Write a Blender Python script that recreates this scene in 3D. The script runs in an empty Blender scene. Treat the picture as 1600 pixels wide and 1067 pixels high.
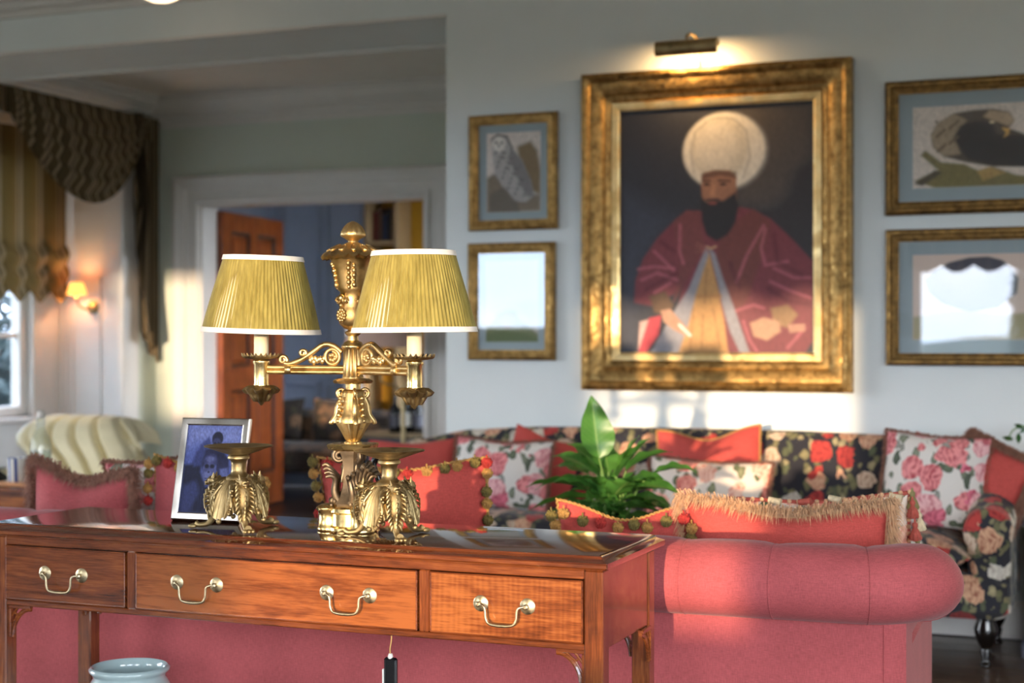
import bpy, math, random
import numpy as np
from mathutils import Vector, Matrix, Euler, noise as mnoise

random.seed(7)
scene = bpy.context.scene
COL = scene.collection
PI = math.pi
R = math.radians

# ------------------------------------------------------------------ camera
cam_d = bpy.data.cameras.new('camera')
cam = bpy.data.objects.new('camera', cam_d)
COL.objects.link(cam)
cam.location = (0, 0, 1.2)
cam.rotation_euler = (R(90), 0, R(22))
cam_d.lens = 54.0
cam_d.sensor_width = 36.0
cam_d.clip_end = 500
cam_d.dof.use_dof = True
cam_d.dof.focus_distance = 3.25
cam_d.dof.aperture_fstop = 3.2
scene.camera = cam

# ------------------------------------------------------------------ world, sun, exposure
vs = scene.view_settings
vs.view_transform = 'Standard'
vs.look = 'None'
vs.gamma = 1.0
vs.use_curve_mapping = False
vs.exposure = 1.5
scene.cycles.sample_clamp_indirect = 6.0
scene.cycles.max_bounces = 9
scene.cycles.diffuse_bounces = 5
scene.cycles.glossy_bounces = 4
scene.cycles.transmission_bounces = 6
scene.cycles.transparent_max_bounces = 12
scene.cycles.caustics_reflective = False
scene.cycles.caustics_refractive = False

world = bpy.data.worlds.new('sky')
scene.world = world
world.use_nodes = True
wn = world.node_tree
wn.nodes.clear()
_o = wn.nodes.new('ShaderNodeOutputWorld')
_b = wn.nodes.new('ShaderNodeBackground')
_tc = wn.nodes.new('ShaderNodeTexCoord')
_mp = wn.nodes.new('ShaderNodeMapping')
_mp.inputs['Scale'].default_value = (1.0, 1.0, 3.2)
_nz = wn.nodes.new('ShaderNodeTexNoise')
_nz.inputs['Scale'].default_value = 2.2
_nz.inputs['Detail'].default_value = 5
_cr = wn.nodes.new('ShaderNodeValToRGB')
_cr.color_ramp.elements[0].position = 0.40
_cr.color_ramp.elements[0].color = (0.62, 0.76, 1.0, 1)
_cr.color_ramp.elements[1].position = 0.60
_cr.color_ramp.elements[1].color = (1.0, 0.98, 0.95, 1)
wn.links.new(_tc.outputs['Generated'], _mp.inputs['Vector'])
wn.links.new(_mp.outputs['Vector'], _nz.inputs['Vector'])
wn.links.new(_nz.outputs['Fac'], _cr.inputs['Fac'])
wn.links.new(_cr.outputs['Color'], _b.inputs['Color'])
_b.inputs['Strength'].default_value = 6.3
wn.links.new(_b.outputs['Background'], _o.inputs['Surface'])

sun_d = bpy.data.lights.new('sun', 'SUN')
sun_d.energy = 2.1
sun_d.angle = R(0.9)
sun_d.color = (1.0, 0.72, 0.46)
sun = bpy.data.objects.new('sun', sun_d)
COL.objects.link(sun)
sun.rotation_euler = Vector((-0.09, 1.0, -0.06)).to_track_quat('-Z', 'Y').to_euler()
sun.location = (1, -12, 4)


def portal(name, loc, size, rot):
    d = bpy.data.lights.new(name, 'AREA')
    d.shape = 'RECTANGLE'
    d.size, d.size_y = size
    d.cycles.is_portal = True
    o = bpy.data.objects.new(name, d)
    COL.objects.link(o)
    o.location = loc
    o.rotation_euler = rot
    return o


portal('daylight_portal', (-1.1, -2.26, 1.64), (1.7, 1.62), (R(90), 0, 0))
portal('daylight_portal', (-5.65, -2.26, 1.82), (2.5, 1.05), (R(90), 0, 0))
portal('daylight_portal', (-2.5, 10.2, 1.4), (1.8, 2.1), (R(90), 0, R(90)))
portal('daylight_portal', (1.72, -2.26, 1.5), (2.55, 2.0), (R(90), 0, 0))
portal('daylight_portal', (3.26, -.35, 1.4), (2.3, 2.2), (R(90), 0, R(90)))
portal('daylight_portal', (-8.06, 2.5, 1.45), (3.0, 2.1), (R(90), 0, R(-90)))
portal('daylight_portal', (-6.9, 7.75, 1.6), (1.1, 1.8), (R(90), 0, R(-90)))

# ------------------------------------------------------------------ helpers


class MB:
    """collects geometry and links it as one mesh object"""

    def __init__(self):
        self.v = []
        self.f = []
        self.uv = {}

    def add(self, vs_, fs_):
        o = len(self.v)
        self.v.extend([tuple(p) for p in vs_])
        self.f.extend([tuple(i + o for i in f) for f in fs_])
        return self

    def box(self, x0, x1, y0, y1, z0, z1):
        vs_ = [(x, y, z) for z in (z0, z1) for y in (y0, y1) for x in (x0, x1)]
        fs_ = [(0, 2, 3, 1), (4, 5, 7, 6), (0, 1, 5, 4), (2, 6, 7, 3), (0, 4, 6, 2), (1, 3, 7, 5)]
        return self.add(vs_, fs_)

    def cbox(self, x0, x1, y0, y1, z0, z1, b=0.004):
        """box with chamfered edges"""
        b = min(b, (x1 - x0) * .45, (y1 - y0) * .45, (z1 - z0) * .45)
        lv = [(z0, b), (z0 + b, 0), (z1 - b, 0), (z1, b)]
        return self.loft_rect([(z, x0 + o, x1 - o, y0 + o, y1 - o) for z, o in lv], b)

    def loft_rect(self, layers, b=0.0):
        """stack of rectangles (z,x0,x1,y0,y1), corners cut by b"""
        rings = []
        for z, x0, x1, y0, y1 in layers:
            if b > 0:
                r = [(x0 + b, y0), (x1 - b, y0), (x1, y0 + b), (x1, y1 - b), (x1 - b, y1), (x0 + b, y1), (x0, y1 - b), (x0, y0 + b)]
            else:
                r = [(x0, y0), (x1, y0), (x1, y1), (x0, y1)]
            rings.append([(x, y, z) for x, y in r])
        n = len(rings[0])
        vs_ = [p for r in rings for p in r]
        fs_ = [tuple(range(n - 1, -1, -1)), tuple((len(rings) - 1) * n + i for i in range(n))]
        for k in range(len(rings) - 1):
            for i in range(n):
                j = (i + 1) % n
                fs_.append((k * n + i, k * n + j, (k + 1) * n + j, (k + 1) * n + i))
        return self.add(vs_, fs_)

    def lathe(self, prof, n=32, c=(0, 0, 0), mod=None, axis='z', capb=True, capt=True):
        vs_, fs_ = [], []
        m = len(prof)
        for k, (r, z) in enumerate(prof):
            for i in range(n):
                t = 2 * PI * i / n
                rr, zz = r, z
                if mod:
                    rr, zz = mod(k, t, r, z)
                p = (rr * math.cos(t), rr * math.sin(t), zz)
                if axis == 'y':
                    p = (p[0], p[2], p[1])
                elif axis == 'x':
                    p = (p[2], p[0], p[1])
                vs_.append((p[0] + c[0], p[1] + c[1], p[2] + c[2]))
        for k in range(m - 1):
            for i in range(n):
                j = (i + 1) % n
                q = (k * n + i, k * n + j, (k + 1) * n + j, (k + 1) * n + i)
                fs_.append(q if axis != 'y' else q[::-1])
        if capb:
            fs_.append(tuple(range(n - 1, -1, -1)))
        if capt:
            fs_.append(tuple((m - 1) * n + i for i in range(n)))
        return self.add(vs_, fs_)

    def tube(self, pts, r, n=8, closed=False, flat=1.0, caps=True):
        pts = [Vector(p) for p in pts]
        m = len(pts)
        rs = r if isinstance(r, (list, tuple)) else [r] * m
        vs_, fs_ = [], []
        up = None
        for k in range(m):
            a = pts[k - 1] if (k > 0 or closed) else pts[k]
            b = pts[(k + 1) % m] if (k < m - 1 or closed) else pts[k]
            t = (b - a)
            t = t.normalized() if t.length > 1e-9 else Vector((0, 0, 1))
            if up is None:
                up = Vector((0, 0, 1)) if abs(t.z) < .9 else Vector((1, 0, 0))
            s = t.cross(up)
            if s.length < 1e-6:
                s = t.cross(Vector((0, 1, 0)))
            s.normalize()
            up = s.cross(t).normalized()
            for i in range(n):
                an = 2 * PI * i / n
                vs_.append(pts[k] + s * (rs[k] * math.cos(an)) + up * (rs[k] * flat * math.sin(an)))
        for k in range(m - 1 + (1 if closed else 0)):
            k2 = (k + 1) % m
            for i in range(n):
                j = (i + 1) % n
                fs_.append((k * n + i, k * n + j, k2 * n + j, k2 * n + i))
        if caps and not closed:
            fs_.append(tuple(range(n - 1, -1, -1)))
            fs_.append(tuple((m - 1) * n + i for i in range(n)))
        return self.add(vs_, fs_)

    def grid(self, fn, nu, nv, wu=False, wv=False, uv=True):
        base = len(self.v)
        cu = nu if wu else nu + 1
        cv = nv if wv else nv + 1
        for j in range(cv):
            for i in range(cu):
                u, v = i / nu, j / nv
                self.v.append(tuple(fn(u, v)))
                if uv:
                    self.uv[len(self.v) - 1] = (u, v)
        for j in range(nv):
            for i in range(nu):
                i2 = (i + 1) % cu
                j2 = (j + 1) % cv
                self.f.append((base + j * cu + i, base + j * cu + i2, base + j2 * cu + i2, base + j2 * cu + i))
        return self

    def sphere(self, c, r, n=12, m=8, s=(1, 1, 1), bump=None):
        prof = []
        vs_, fs_ = [], []
        for k in range(m + 1):
            ph = PI * k / m
            for i in range(n):
                t = 2 * PI * i / n
                rr = r * (bump(t, ph) if bump else 1)
                vs_.append((c[0] + s[0] * rr * math.sin(ph) * math.cos(t), c[1] + s[1] * rr * math.sin(ph) * math.sin(t), c[2] - s[2] * rr * math.cos(ph)))
        for k in range(m):
            for i in range(n):
                j = (i + 1) % n
                fs_.append((k * n + i, k * n + j, (k + 1) * n + j, (k + 1) * n + i))
        return self.add(vs_, fs_)

    def prism(self, poly, a0, a1, axis='y'):
        """extrude a 2D outline along an axis"""
        n = len(poly)

        def P(p, a):
            if axis == 'y':
                return (p[0], a, p[1])
            if axis == 'x':
                return (a, p[0], p[1])
            return (p[0], p[1], a)
        vs_ = [P(p, a0) for p in poly] + [P(p, a1) for p in poly]
        fs_ = [tuple(range(n)), tuple(range(2 * n - 1, n - 1, -1))]
        for i in range(n):
            j = (i + 1) % n
            fs_.append((i, n + i, n + j, j))
        return self.add(vs_, fs_)

    def xf(self, M, start=0):
        for i in range(start, len(self.v)):
            self.v[i] = tuple(M @ Vector(self.v[i]))
        return self

    def mesh(self, name, mat, smooth=None):
        me = bpy.data.meshes.new(name)
        me.from_pydata(self.v, [], self.f)
        if self.uv:
            l = me.uv_layers.new(name='UVMap')
            idx = np.zeros(len(me.loops), dtype=np.int32)
            me.loops.foreach_get('vertex_index', idx)
            arr = np.zeros((len(self.v), 2), dtype=np.float32)
            for k, t in self.uv.items():
                arr[k] = t
            l.data.foreach_set('uv', arr[idx].ravel())
        if mat is not None:
            me.materials.append(mat)
        me.update()
        if smooth is not None:
            me.polygons.foreach_set('use_smooth', [True] * len(me.polygons))
            if smooth < 179:
                me.set_sharp_from_angle(angle=R(smooth))
        return me

    def build(self, name, mat, parent=None, smooth=None, loc=None, rot=None, fix=True):
        me = self.mesh(name, mat, smooth)
        if fix:
            import bmesh
            bm = bmesh.new()
            bm.from_mesh(me)
            bmesh.ops.recalc_face_normals(bm, faces=bm.faces)
            bm.to_mesh(me)
            bm.free()
            if smooth is not None and smooth < 179:
                me.set_sharp_from_angle(angle=R(smooth))
        return place(name, me, parent, loc, rot)


def place(name, me, parent=None, loc=None, rot=None):
    o = bpy.data.objects.new(name, me)
    COL.objects.link(o)
    if parent is not None:
        o.parent = parent
    if loc is not None:
        o.location = loc
    if rot is not None:
        o.rotation_euler = rot
    return o


def thing(name, label, cat, loc=(0, 0, 0), rz=0.0, group=None):
    o = bpy.data.objects.new(name, None)
    o.empty_display_size = .1
    COL.objects.link(o)
    o.location = loc
    o.rotation_euler = (0, 0, rz)
    return tag(o, label, cat, group)


def tag(o, label, cat, group=None, kind=None):
    o['label'] = label
    o['category'] = cat
    if group:
        o['group'] = group
    if kind:
        o['kind'] = kind
    return o


def struct(o, label=None, cat=None):
    o['kind'] = 'structure'
    if label:
        o['label'] = label
    if cat:
        o['category'] = cat
    return o


def stuff(o):
    o['kind'] = 'stuff'
    return o


def lerp(a, b, t):
    return a + (b - a) * t


def pl(pts, x):
    """piecewise linear lookup"""
    if x <= pts[0][0]:
        return pts[0][1]
    for (a, b), (c, d) in zip(pts, pts[1:]):
        if x <= c:
            return b + (d - b) * (x - a) / (c - a)
    return pts[-1][1]


def catmull(pts, k=6, closed=False):
    pts = [Vector(p) for p in pts]
    n = len(pts)
    out = []
    rng = n if closed else n - 1
    for i in range(rng):
        p0 = pts[(i - 1) % n] if (closed or i > 0) else pts[i]
        p1 = pts[i]
        p2 = pts[(i + 1) % n]
        p3 = pts[(i + 2) % n] if (closed or i + 2 < n) else p2
        for j in range(k):
            t = j / k
            out.append(.5 * ((2 * p1) + (p2 - p0) * t + (2 * p0 - 5 * p1 + 4 * p2 - p3) * t * t + (3 * p1 - p0 - 3 * p2 + p3) * t ** 3))
    if not closed:
        out.append(pts[-1])
    return out


# ------------------------------------------------------------------ materials
def lin(c):
    return tuple((x / 255 / 12.92) if x / 255 <= .04045 else ((x / 255 + .055) / 1.055) ** 2.4 for x in c) + (1.0,)


class NT:
    def __init__(self, name):
        self.m = bpy.data.materials.new(name)
        self.m.use_nodes = True
        self.t = self.m.node_tree
        self.b = self.t.nodes['Principled BSDF']
        self.out = self.t.nodes['Material Output']

    def n(self, typ, **kw):
        nd = self.t.nodes.new(typ)
        for k, v in kw.items():
            if k.startswith('_'):
                setattr(nd, k[1:], v)
            else:
                key = k.replace('__', ' ')
                if key.isdigit():
                    key = int(key)
                self.set(nd.inputs[key], v)
        return nd

    def set(self, sock, v):
        if isinstance(v, bpy.types.NodeSocket):
            self.t.links.new(v, sock)
        elif isinstance(v, bpy.types.Node):
            self.t.links.new(v.outputs[0], sock)
        else:
            sock.default_value = v

    def coord(self, scale=(1, 1, 1), which='Object', rot=(0, 0, 0)):
        tc = self.n('ShaderNodeTexCoord')
        mp = self.n('ShaderNodeMapping')
        mp.inputs['Scale'].default_value = scale
        mp.inputs['Rotation'].default_value = rot
        self.t.links.new(tc.outputs[which], mp.inputs['Vector'])
        return mp.outputs['Vector']

    def noise(self, vec, scale, detail=3, rough=.5, dist=0):
        return self.n('ShaderNodeTexNoise', Vector=vec, Scale=scale, Detail=detail, Roughness=rough, Distortion=dist).outputs['Fac']

    def ramp(self, fac, stops, interp='LINEAR'):
        r = self.n('ShaderNodeValToRGB')
        self.set(r.inputs['Fac'], fac)
        cr = r.color_ramp
        cr.interpolation = interp
        while len(cr.elements) < len(stops):
            cr.elements.new(.5)
        for e, (p, c) in zip(cr.elements, stops):
            e.position = p
            e.color = c if len(c) == 4 else tuple(c) + (1,)
        return r.outputs['Color']

    def mix(self, fac, a, b, blend='MIX'):
        mx = self.n('ShaderNodeMix', _data_type='RGBA', _blend_type=blend)
        self.set(mx.inputs[0], fac)
        self.set(mx.inputs[6], a)
        self.set(mx.inputs[7], b)
        return mx.outputs[2]

    def math(self, op, a, b=0.0, c=0.0):
        nd = self.n('ShaderNodeMath', _operation=op)
        for i, v in enumerate((a, b, c)):
            self.set(nd.inputs[i], v)
        return nd.outputs[0]

    def bump(self, h, strength=.3, dist=.002):
        b = self.n('ShaderNodeBump', Strength=strength, Distance=dist, Height=h)
        self.t.links.new(b.outputs['Normal'], self.b.inputs['Normal'])

    def p(self, **kw):
        for k, v in kw.items():
            self.set(self.b.inputs[k.replace('__', ' ')], v)
        return self.m


def plain(name, c, rough=.6, metal=0., var=.06, vs_=8., bs=0., bscale=60., coat=0., sheen=0.):
    t = NT(name)
    v = t.coord()
    col = lin(c)
    a = tuple(x * (1 - var) for x in col[:3]) + (1,)
    b = tuple(min(1, x * (1 + var)) for x in col[:3]) + (1,)
    cc = t.ramp(t.noise(v, vs_, 4), [(.3, a), (.7, b)])
    t.p(Base__Color=cc, Roughness=rough, Metallic=metal)
    if coat:
        t.p(Coat__Weight=coat, Coat__Roughness=.08)
    if sheen:
        t.p(Sheen__Weight=sheen, Sheen__Roughness=.4)
    if bs:
        t.bump(t.noise(v, bscale, 4), bs, .003)
    return t.m


def brass(name, dark, light, rough=.28, nscale=14., bump=.15):
    t = NT(name)
    v = t.coord()
    n1 = t.noise(v, nscale, 5, .6)
    cc = t.ramp(n1, [(.25, lin(dark)), (.62, lin(light))])
    rr = t.ramp(t.noise(v, nscale * 2.3, 4), [(.3, (rough * .7,) * 3), (.75, (min(1, rough * 1.7),) * 3)])
    t.p(Base__Color=cc, Metallic=1.0, Roughness=rr)
    if bump:
        t.bump(t.noise(v, 160, 3), bump, .001)
    return t.m


def wood(name, dark, mid, light, axis='x', scale=1.0, rough=.25, coat=.6, fig=.5, slant=0., ripple=0.):
    t = NT(name)
    sc = {'x': (.9, 12, 12), 'y': (12, .9, 12), 'z': (12, 12, .9)}[axis]
    rot = (0, slant, 0)
    v = t.coord(tuple(s * scale for s in sc), rot=rot)
    n1 = t.noise(v, 2.2, 6, .6, 1.4)
    v2 = t.coord(tuple(s * scale * 7 for s in sc), rot=rot)
    n2 = t.noise(v2, 3.0, 3, .6)
    v3 = t.coord((2.2 * scale, 3 * scale, 5 * scale), rot=rot)
    n3 = t.noise(v3, 1.6, 3, .5, 1.2)
    f = t.math('ADD', t.math('MULTIPLY', n1, .50), t.math('ADD', t.math('MULTIPLY', n2, .30), t.math('MULTIPLY', n3, .26 * fig * 2)))
    if ripple:
        w = t.n('ShaderNodeTexWave', Vector=t.coord((1, 1, .12)), Scale=24.0, Distortion=7.0, Detail=2.0)
        f = t.math('ADD', f, t.math('MULTIPLY', t.math('SUBTRACT', w.outputs['Fac'], .5), ripple))
    cc = t.ramp(f, [(.40, lin(dark)), (.54, lin(mid)), (.68, lin(light))])
    t.p(Base__Color=cc, Roughness=rough, Coat__Weight=coat, Coat__Roughness=.06)
    t.bump(n2, .06, .001)
    return t.m


def linen(name, c, var=.17, sheen=.10):
    t = NT(name)
    va = t.coord((520, 520, 60))
    vb = t.coord((70, 70, 620))
    n = t.math('ADD', t.noise(va, 1.0, 2), t.noise(vb, 1.0, 2))
    n = t.math('MULTIPLY', n, .5)
    big = t.noise(t.coord(), 5, 3)
    f = t.math('ADD', t.math('MULTIPLY', n, .7), t.math('MULTIPLY', big, .3))
    col = lin(c)
    a = tuple(x * (1 - var * 1.5) for x in col[:3]) + (1,)
    b = tuple(min(1, x * (1 + var * 1.5)) + .01 for x in col[:3]) + (1,)
    cc = t.ramp(f, [(.36, a), (.64, b)])
    t.p(Base__Color=cc, Roughness=.85, Sheen__Weight=sheen, Sheen__Roughness=.4)
    t.bump(n, .25, .0012)
    return t.m


def floral(name, base, fl, leaf, s=7.0, dens=.35, leafd=.45, rough=.8):
    """printed flowers and leaves on plain cloth; fl = list of (dark, light) petals"""
    t = NT(name)
    v0 = t.coord()
    nz = t.n('ShaderNodeTexNoise', Vector=v0, Scale=s * 1.8, Detail=3)
    off = t.n('ShaderNodeVectorMath', _operation='MULTIPLY_ADD')
    t.set(off.inputs[0], nz.outputs['Color'])
    off.inputs[1].default_value = (.05, .05, .05)
    t.set(off.inputs[2], v0)
    v = off.outputs[0]
    vo = t.n('ShaderNodeTexVoronoi', Vector=v, Scale=s, Randomness=.8)
    d = vo.outputs['Distance']
    sep = t.n('ShaderNodeSeparateColor', Color=vo.outputs['Color'])
    fm = t.math('MULTIPLY', t.math('LESS_THAN', d, .53), t.math('GREATER_THAN', sep.outputs[0], dens))
    pv = t.n('ShaderNodeTexVoronoi', Vector=v, Scale=s * 4.2, Randomness=1.0)
    pw = t.n('ShaderNodeTexWave', Vector=v, Scale=s * 1.5, Distortion=14.0, Detail=2.0)
    pf = t.math('ADD', t.math('MULTIPLY', pv.outputs['Distance'], .75), t.math('MULTIPLY', pw.outputs['Fac'], .4))
    dk = t.ramp(sep.outputs[1], [(i / len(fl), lin(q[0])) for i, q in enumerate(fl)], 'CONSTANT')
    lt = t.ramp(sep.outputs[1], [(i / len(fl), lin(q[1])) for i, q in enumerate(fl)], 'CONSTANT')
    fc = t.mix(t.ramp(pf, [(.15, (0, 0, 0)), (.75, (1, 1, 1))]), dk, lt)
    ms = t.n('ShaderNodeMapping', Vector=v)
    ms.inputs['Scale'].default_value = (1.0, 1.0, .6)
    ms.inputs['Rotation'].default_value = (0, .7, 0)
    lv = t.n('ShaderNodeTexVoronoi', Vector=ms.outputs[0], Scale=s * 2.7, Randomness=.9)
    ls = t.n('ShaderNodeSeparateColor', Color=lv.outputs['Color'])
    near = t.math('LESS_THAN', d, .95)
    lm = t.math('MULTIPLY', near, t.math('MULTIPLY', t.math('LESS_THAN', lv.outputs['Distance'], .47), t.math('GREATER_THAN', ls.outputs[0], leafd)))
    lc = t.ramp(ls.outputs[1], [(i / len(leaf), lin(q)) for i, q in enumerate(leaf)], 'CONSTANT')
    lc = t.mix(t.math('MULTIPLY', lv.outputs['Distance'], 1.3), lc, lin((60, 60, 45)))
    c1 = t.mix(lm, lin(base), lc)
    c2 = t.mix(fm, c1, fc)
    t.p(Base__Color=c2, Roughness=rough, Sheen__Weight=.15)
    t.bump(t.noise(t.coord((500, 500, 500)), 1, 2), .2, .001)
    return t.m


def glassy(name, tint=(1, 1, 1, 1), f0=.08):
    t = NT(name)
    t.t.nodes.remove(t.b)
    lw = t.n('ShaderNodeLayerWeight', Blend=.5)
    p5 = t.math('POWER', lw.outputs['Facing'], 5.0)
    fac = t.math('MULTIPLY_ADD', p5, 1 - f0, f0)
    tr = t.n('ShaderNodeBsdfTransparent', Color=tint)
    gl = t.n('ShaderNodeBsdfGlossy', Roughness=.01)
    mx = t.n('ShaderNodeMixShader')
    t.set(mx.inputs[0], fac)
    t.t.links.new(tr.outputs[0], mx.inputs[1])
    t.t.links.new(gl.outputs[0], mx.inputs[2])
    t.t.links.new(mx.outputs[0], t.out.inputs['Surface'])
    return t.m


def glow(name, c, strength):
    t = NT(name)
    t.p(Base__Color=lin(c), Emission__Color=lin(c), Emission__Strength=strength, Roughness=.5)
    return t.m


def stripes(name, cols, n, which='UV', vert=True, trans=.25):
    t = NT(name)
    tc = t.n('ShaderNodeTexCoord')
    sp = t.n('ShaderNodeSeparateXYZ', Vector=tc.outputs[which])
    u = sp.outputs[0]
    fr = t.math('FRACT', t.math('MULTIPLY', u, n))
    k = len(cols)
    cc = t.ramp(fr, [(p, lin(c)) for p, c in cols], 'CONSTANT')
    w = t.noise(t.coord((300, 300, 300)), 1, 2)
    cc = t.mix(.12, cc, t.ramp(w, [(.3, (0, 0, 0)), (.7, (1, 1, 1))]), 'OVERLAY')
    t.p(Base__Color=cc, Roughness=.8)
    if trans:
        tl = t.n('ShaderNodeBsdfTranslucent', Color=cc)
        mx = t.n('ShaderNodeMixShader', Fac=trans)
        t.t.links.new(t.b.outputs[0], mx.inputs[1])
        t.t.links.new(tl.outputs[0], mx.inputs[2])
        t.t.links.new(mx.outputs[0], t.out.inputs['Surface'])
    return t.m


def vcol(name, rough=.7, coat=0.):
    t = NT(name)
    at = t.n('ShaderNodeAttribute', _attribute_name='Col')
    t.p(Base__Color=at.outputs['Color'], Roughness=rough, Coat__Weight=coat)
    return t.m


M = {}
M['wall'] = plain('wall_paint', (232, 237, 235), .75, var=.02, vs_=3, bs=.04, bscale=200)
M['wall_green'] = plain('green_wall_paint', (212, 219, 206), .75, var=.02, vs_=3)
M['white'] = plain('white_trim_paint', (226, 222, 216), .5, var=.02)
M['ceil'] = plain('ceiling_paint', (236, 231, 222), .8, var=.02)
M['floor'] = wood('dark_floor_wood', (38, 26, 20), (62, 44, 34), (88, 66, 52), 'x', .5, .4, .2)
M['plank'] = wood('dark_plank_wood', (58, 44, 36), (88, 68, 56), (118, 94, 78), 'x', .8, .35, .25)
M['mahog'] = wood('mahogany', (64, 30, 14), (112, 56, 26), (146, 82, 40), 'x', 1.0, .22, .7)
M['mahog_z'] = wood('mahogany_upright', (64, 30, 14), (112, 56, 26), (146, 82, 40), 'z', 1.0, .22, .7)
M['mahog_fig'] = wood('figured_mahogany', (68, 32, 15), (122, 62, 28), (162, 94, 46), 'x', 1.2, .2, .8, .75, .0, .035)
M['mahog_sweep'] = wood('sweeping_grain_mahogany', (68, 32, 15), (118, 60, 27), (156, 88, 43), 'x', 1.1, .2, .8, .9, .35)
M['mahog_top'] = wood('polished_mahogany_top', (58, 26, 14), (92, 44, 24), (124, 66, 36), 'x', .8, .08, 1.0, .5)
M['door'] = wood('door_mahogany', (92, 40, 16), (146, 70, 30), (178, 96, 44), 'z', .7, .35, .4)
M['door_groove_shade'] = wood('groove_shade_mahogany', (40, 18, 10), (62, 30, 16), (84, 44, 24), 'z', .7, .4, .3)  # dark tone paints the shade in the door's panel grooves
M['black_wood'] = plain('ebonised_wood', (20, 15, 13), .2, coat=.6)
M['brass'] = brass('gilt_brass', (158, 130, 82), (214, 186, 132), .36)
M['brass_dull'] = brass('aged_brass', (116, 100, 70), (178, 156, 112), .42)
M['bronze'] = brass('brown_bronze', (92, 80, 66), (150, 132, 108), .45)
M['brass_hi'] = brass('polished_brass', (206, 178, 112), (238, 214, 156), .24, 8, 0)
M['handle'] = brass('satin_brass', (168, 150, 116), (206, 190, 156), .34, 30, .05)
M['silver'] = brass('silver_frame', (170, 164, 158), (214, 208, 202), .16, 6, 0)
M['candle'] = plain('ivory_candle', (232, 214, 176), .5, var=.04)
M['pleat_trim'] = plain('white_binding', (240, 236, 228), .8)
M['red'] = linen('red_linen', (170, 76, 79))
M['red_orange'] = linen('coral_linen', (184, 70, 62))
M['cord'] = plain('gold_cord', (176, 134, 72), .7, bs=.6, bscale=300, var=.25, vs_=200)
M['fringe'] = plain('gold_brown_fringe', (206, 162, 122), .6, var=.3, vs_=60, sheen=.4)
M['fringe_brown'] = plain('brown_fringe', (150, 106, 88), .7, var=.3, vs_=60)
M['pom_red'] = plain('red_wool', (168, 48, 42), .9, var=.3, vs_=120)
M['pom_olive'] = plain('olive_wool', (112, 98, 48), .9, var=.3, vs_=120)
M['pom_gold'] = plain('gold_wool', (168, 126, 66), .9, var=.3, vs_=120)
M['tassel_red'] = plain('rust_tassel', (178, 84, 70), .8, var=.25, vs_=120)
M['tassel_cream'] = plain('cream_tassel', (214, 196, 160), .8, var=.2, vs_=120)
M['tassel_olive'] = plain('olive_tassel', (134, 124, 80), .8, var=.2, vs_=120)
PINKS = [((150, 40, 60), (226, 120, 140)), ((168, 52, 66), (236, 150, 150)), ((190, 90, 100), (240, 190, 190))]
M['fl_dark'] = floral('dark_floral_cloth', (33, 33, 42), [((150, 88, 66), (212, 166, 132)), ((160, 122, 98), (212, 190, 166)), ((130, 34, 36), (186, 62, 56)), ((166, 102, 78), (216, 172, 140)), ((172, 160, 146), (212, 206, 192))], [(130, 126, 86), (160, 150, 108), (98, 106, 76), (186, 172, 130)], 11.0, .30, .12)
M['fl_white'] = floral('white_floral_cloth', (224, 218, 210), PINKS, [(110, 124, 100), (146, 154, 132), (90, 104, 88), (170, 170, 160)], 10.5, .10, .25)
M['fl_cream'] = floral('cream_floral_cloth', (232, 216, 200), [((196, 70, 66), (240, 160, 140)), ((214, 120, 100), (246, 200, 176))], [(120, 130, 90), (160, 160, 120)], 10.0, .3, .5)
M['fl_brown'] = floral('brown_patterned_cloth', (52, 42, 36), [((90, 66, 48), (136, 104, 76)), ((70, 50, 40), (110, 84, 62))], [(84, 74, 52), (64, 58, 44)], 9.0, .3, .4)
M['cream_cloth'] = plain('cream_upholstery', (228, 218, 182), .6, var=.04, sheen=.3)
M['gilt'] = brass('gilt_frame', (104, 80, 46), (186, 150, 92), .46, 26, .6)
M['gilt_lt'] = brass('gilt_slip', (190, 156, 96), (236, 208, 150), .42, 9, .1)
M['gilt_dk'] = brass('dark_gilt_frame', (86, 66, 42), (150, 118, 70), .46, 30, .5)
M['mount'] = plain('blue_grey_mount', (158, 174, 180), .8, var=.02)
M['glass'] = glassy('picture_glass')
M['pane'] = glassy('window_glass', (.97, .99, 1, 1), .04)
M['bay_pane'] = glassy('light_dimming_bay_glass', (.46, .51, .58, 1), .04)  # tint added to cut the daylight coming through the bay
M['print'] = vcol('printed_paper', .7)
M['canvas'] = vcol('oil_on_canvas', .55)
M['leaf'] = plain('leaf_green', (62, 110, 48), .32, var=.22, vs_=14, bs=.15, bscale=90)
M['leaf_dk'] = plain('leaf_dark_green', (44, 88, 40), .32, var=.22, vs_=14)
M['stem'] = plain('stem_green', (108, 146, 66), .5)
M['celadon'] = plain('celadon_glaze', (164, 184, 186), .12, var=.04, coat=.5)
M['black'] = plain('black_plastic', (18, 18, 20), .25)
M['orange'] = plain('orange_enamel', (226, 130, 50), .4)
M['string'] = plain('twine', (196, 160, 100), .9)
M['slate'] = plain('slate_painted_wood', (70, 70, 82), .45, coat=.2)
M['blue_wall'] = plain('blue_grey_panelling', (158, 168, 188), .55, var=.03)
M['yellow'] = plain('yellow_wall', (196, 146, 40), .8)
M['pot'] = plain('white_ceramic', (226, 222, 214), .25)
M['soil'] = plain('potting_soil', (50, 38, 30), .95)

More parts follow.
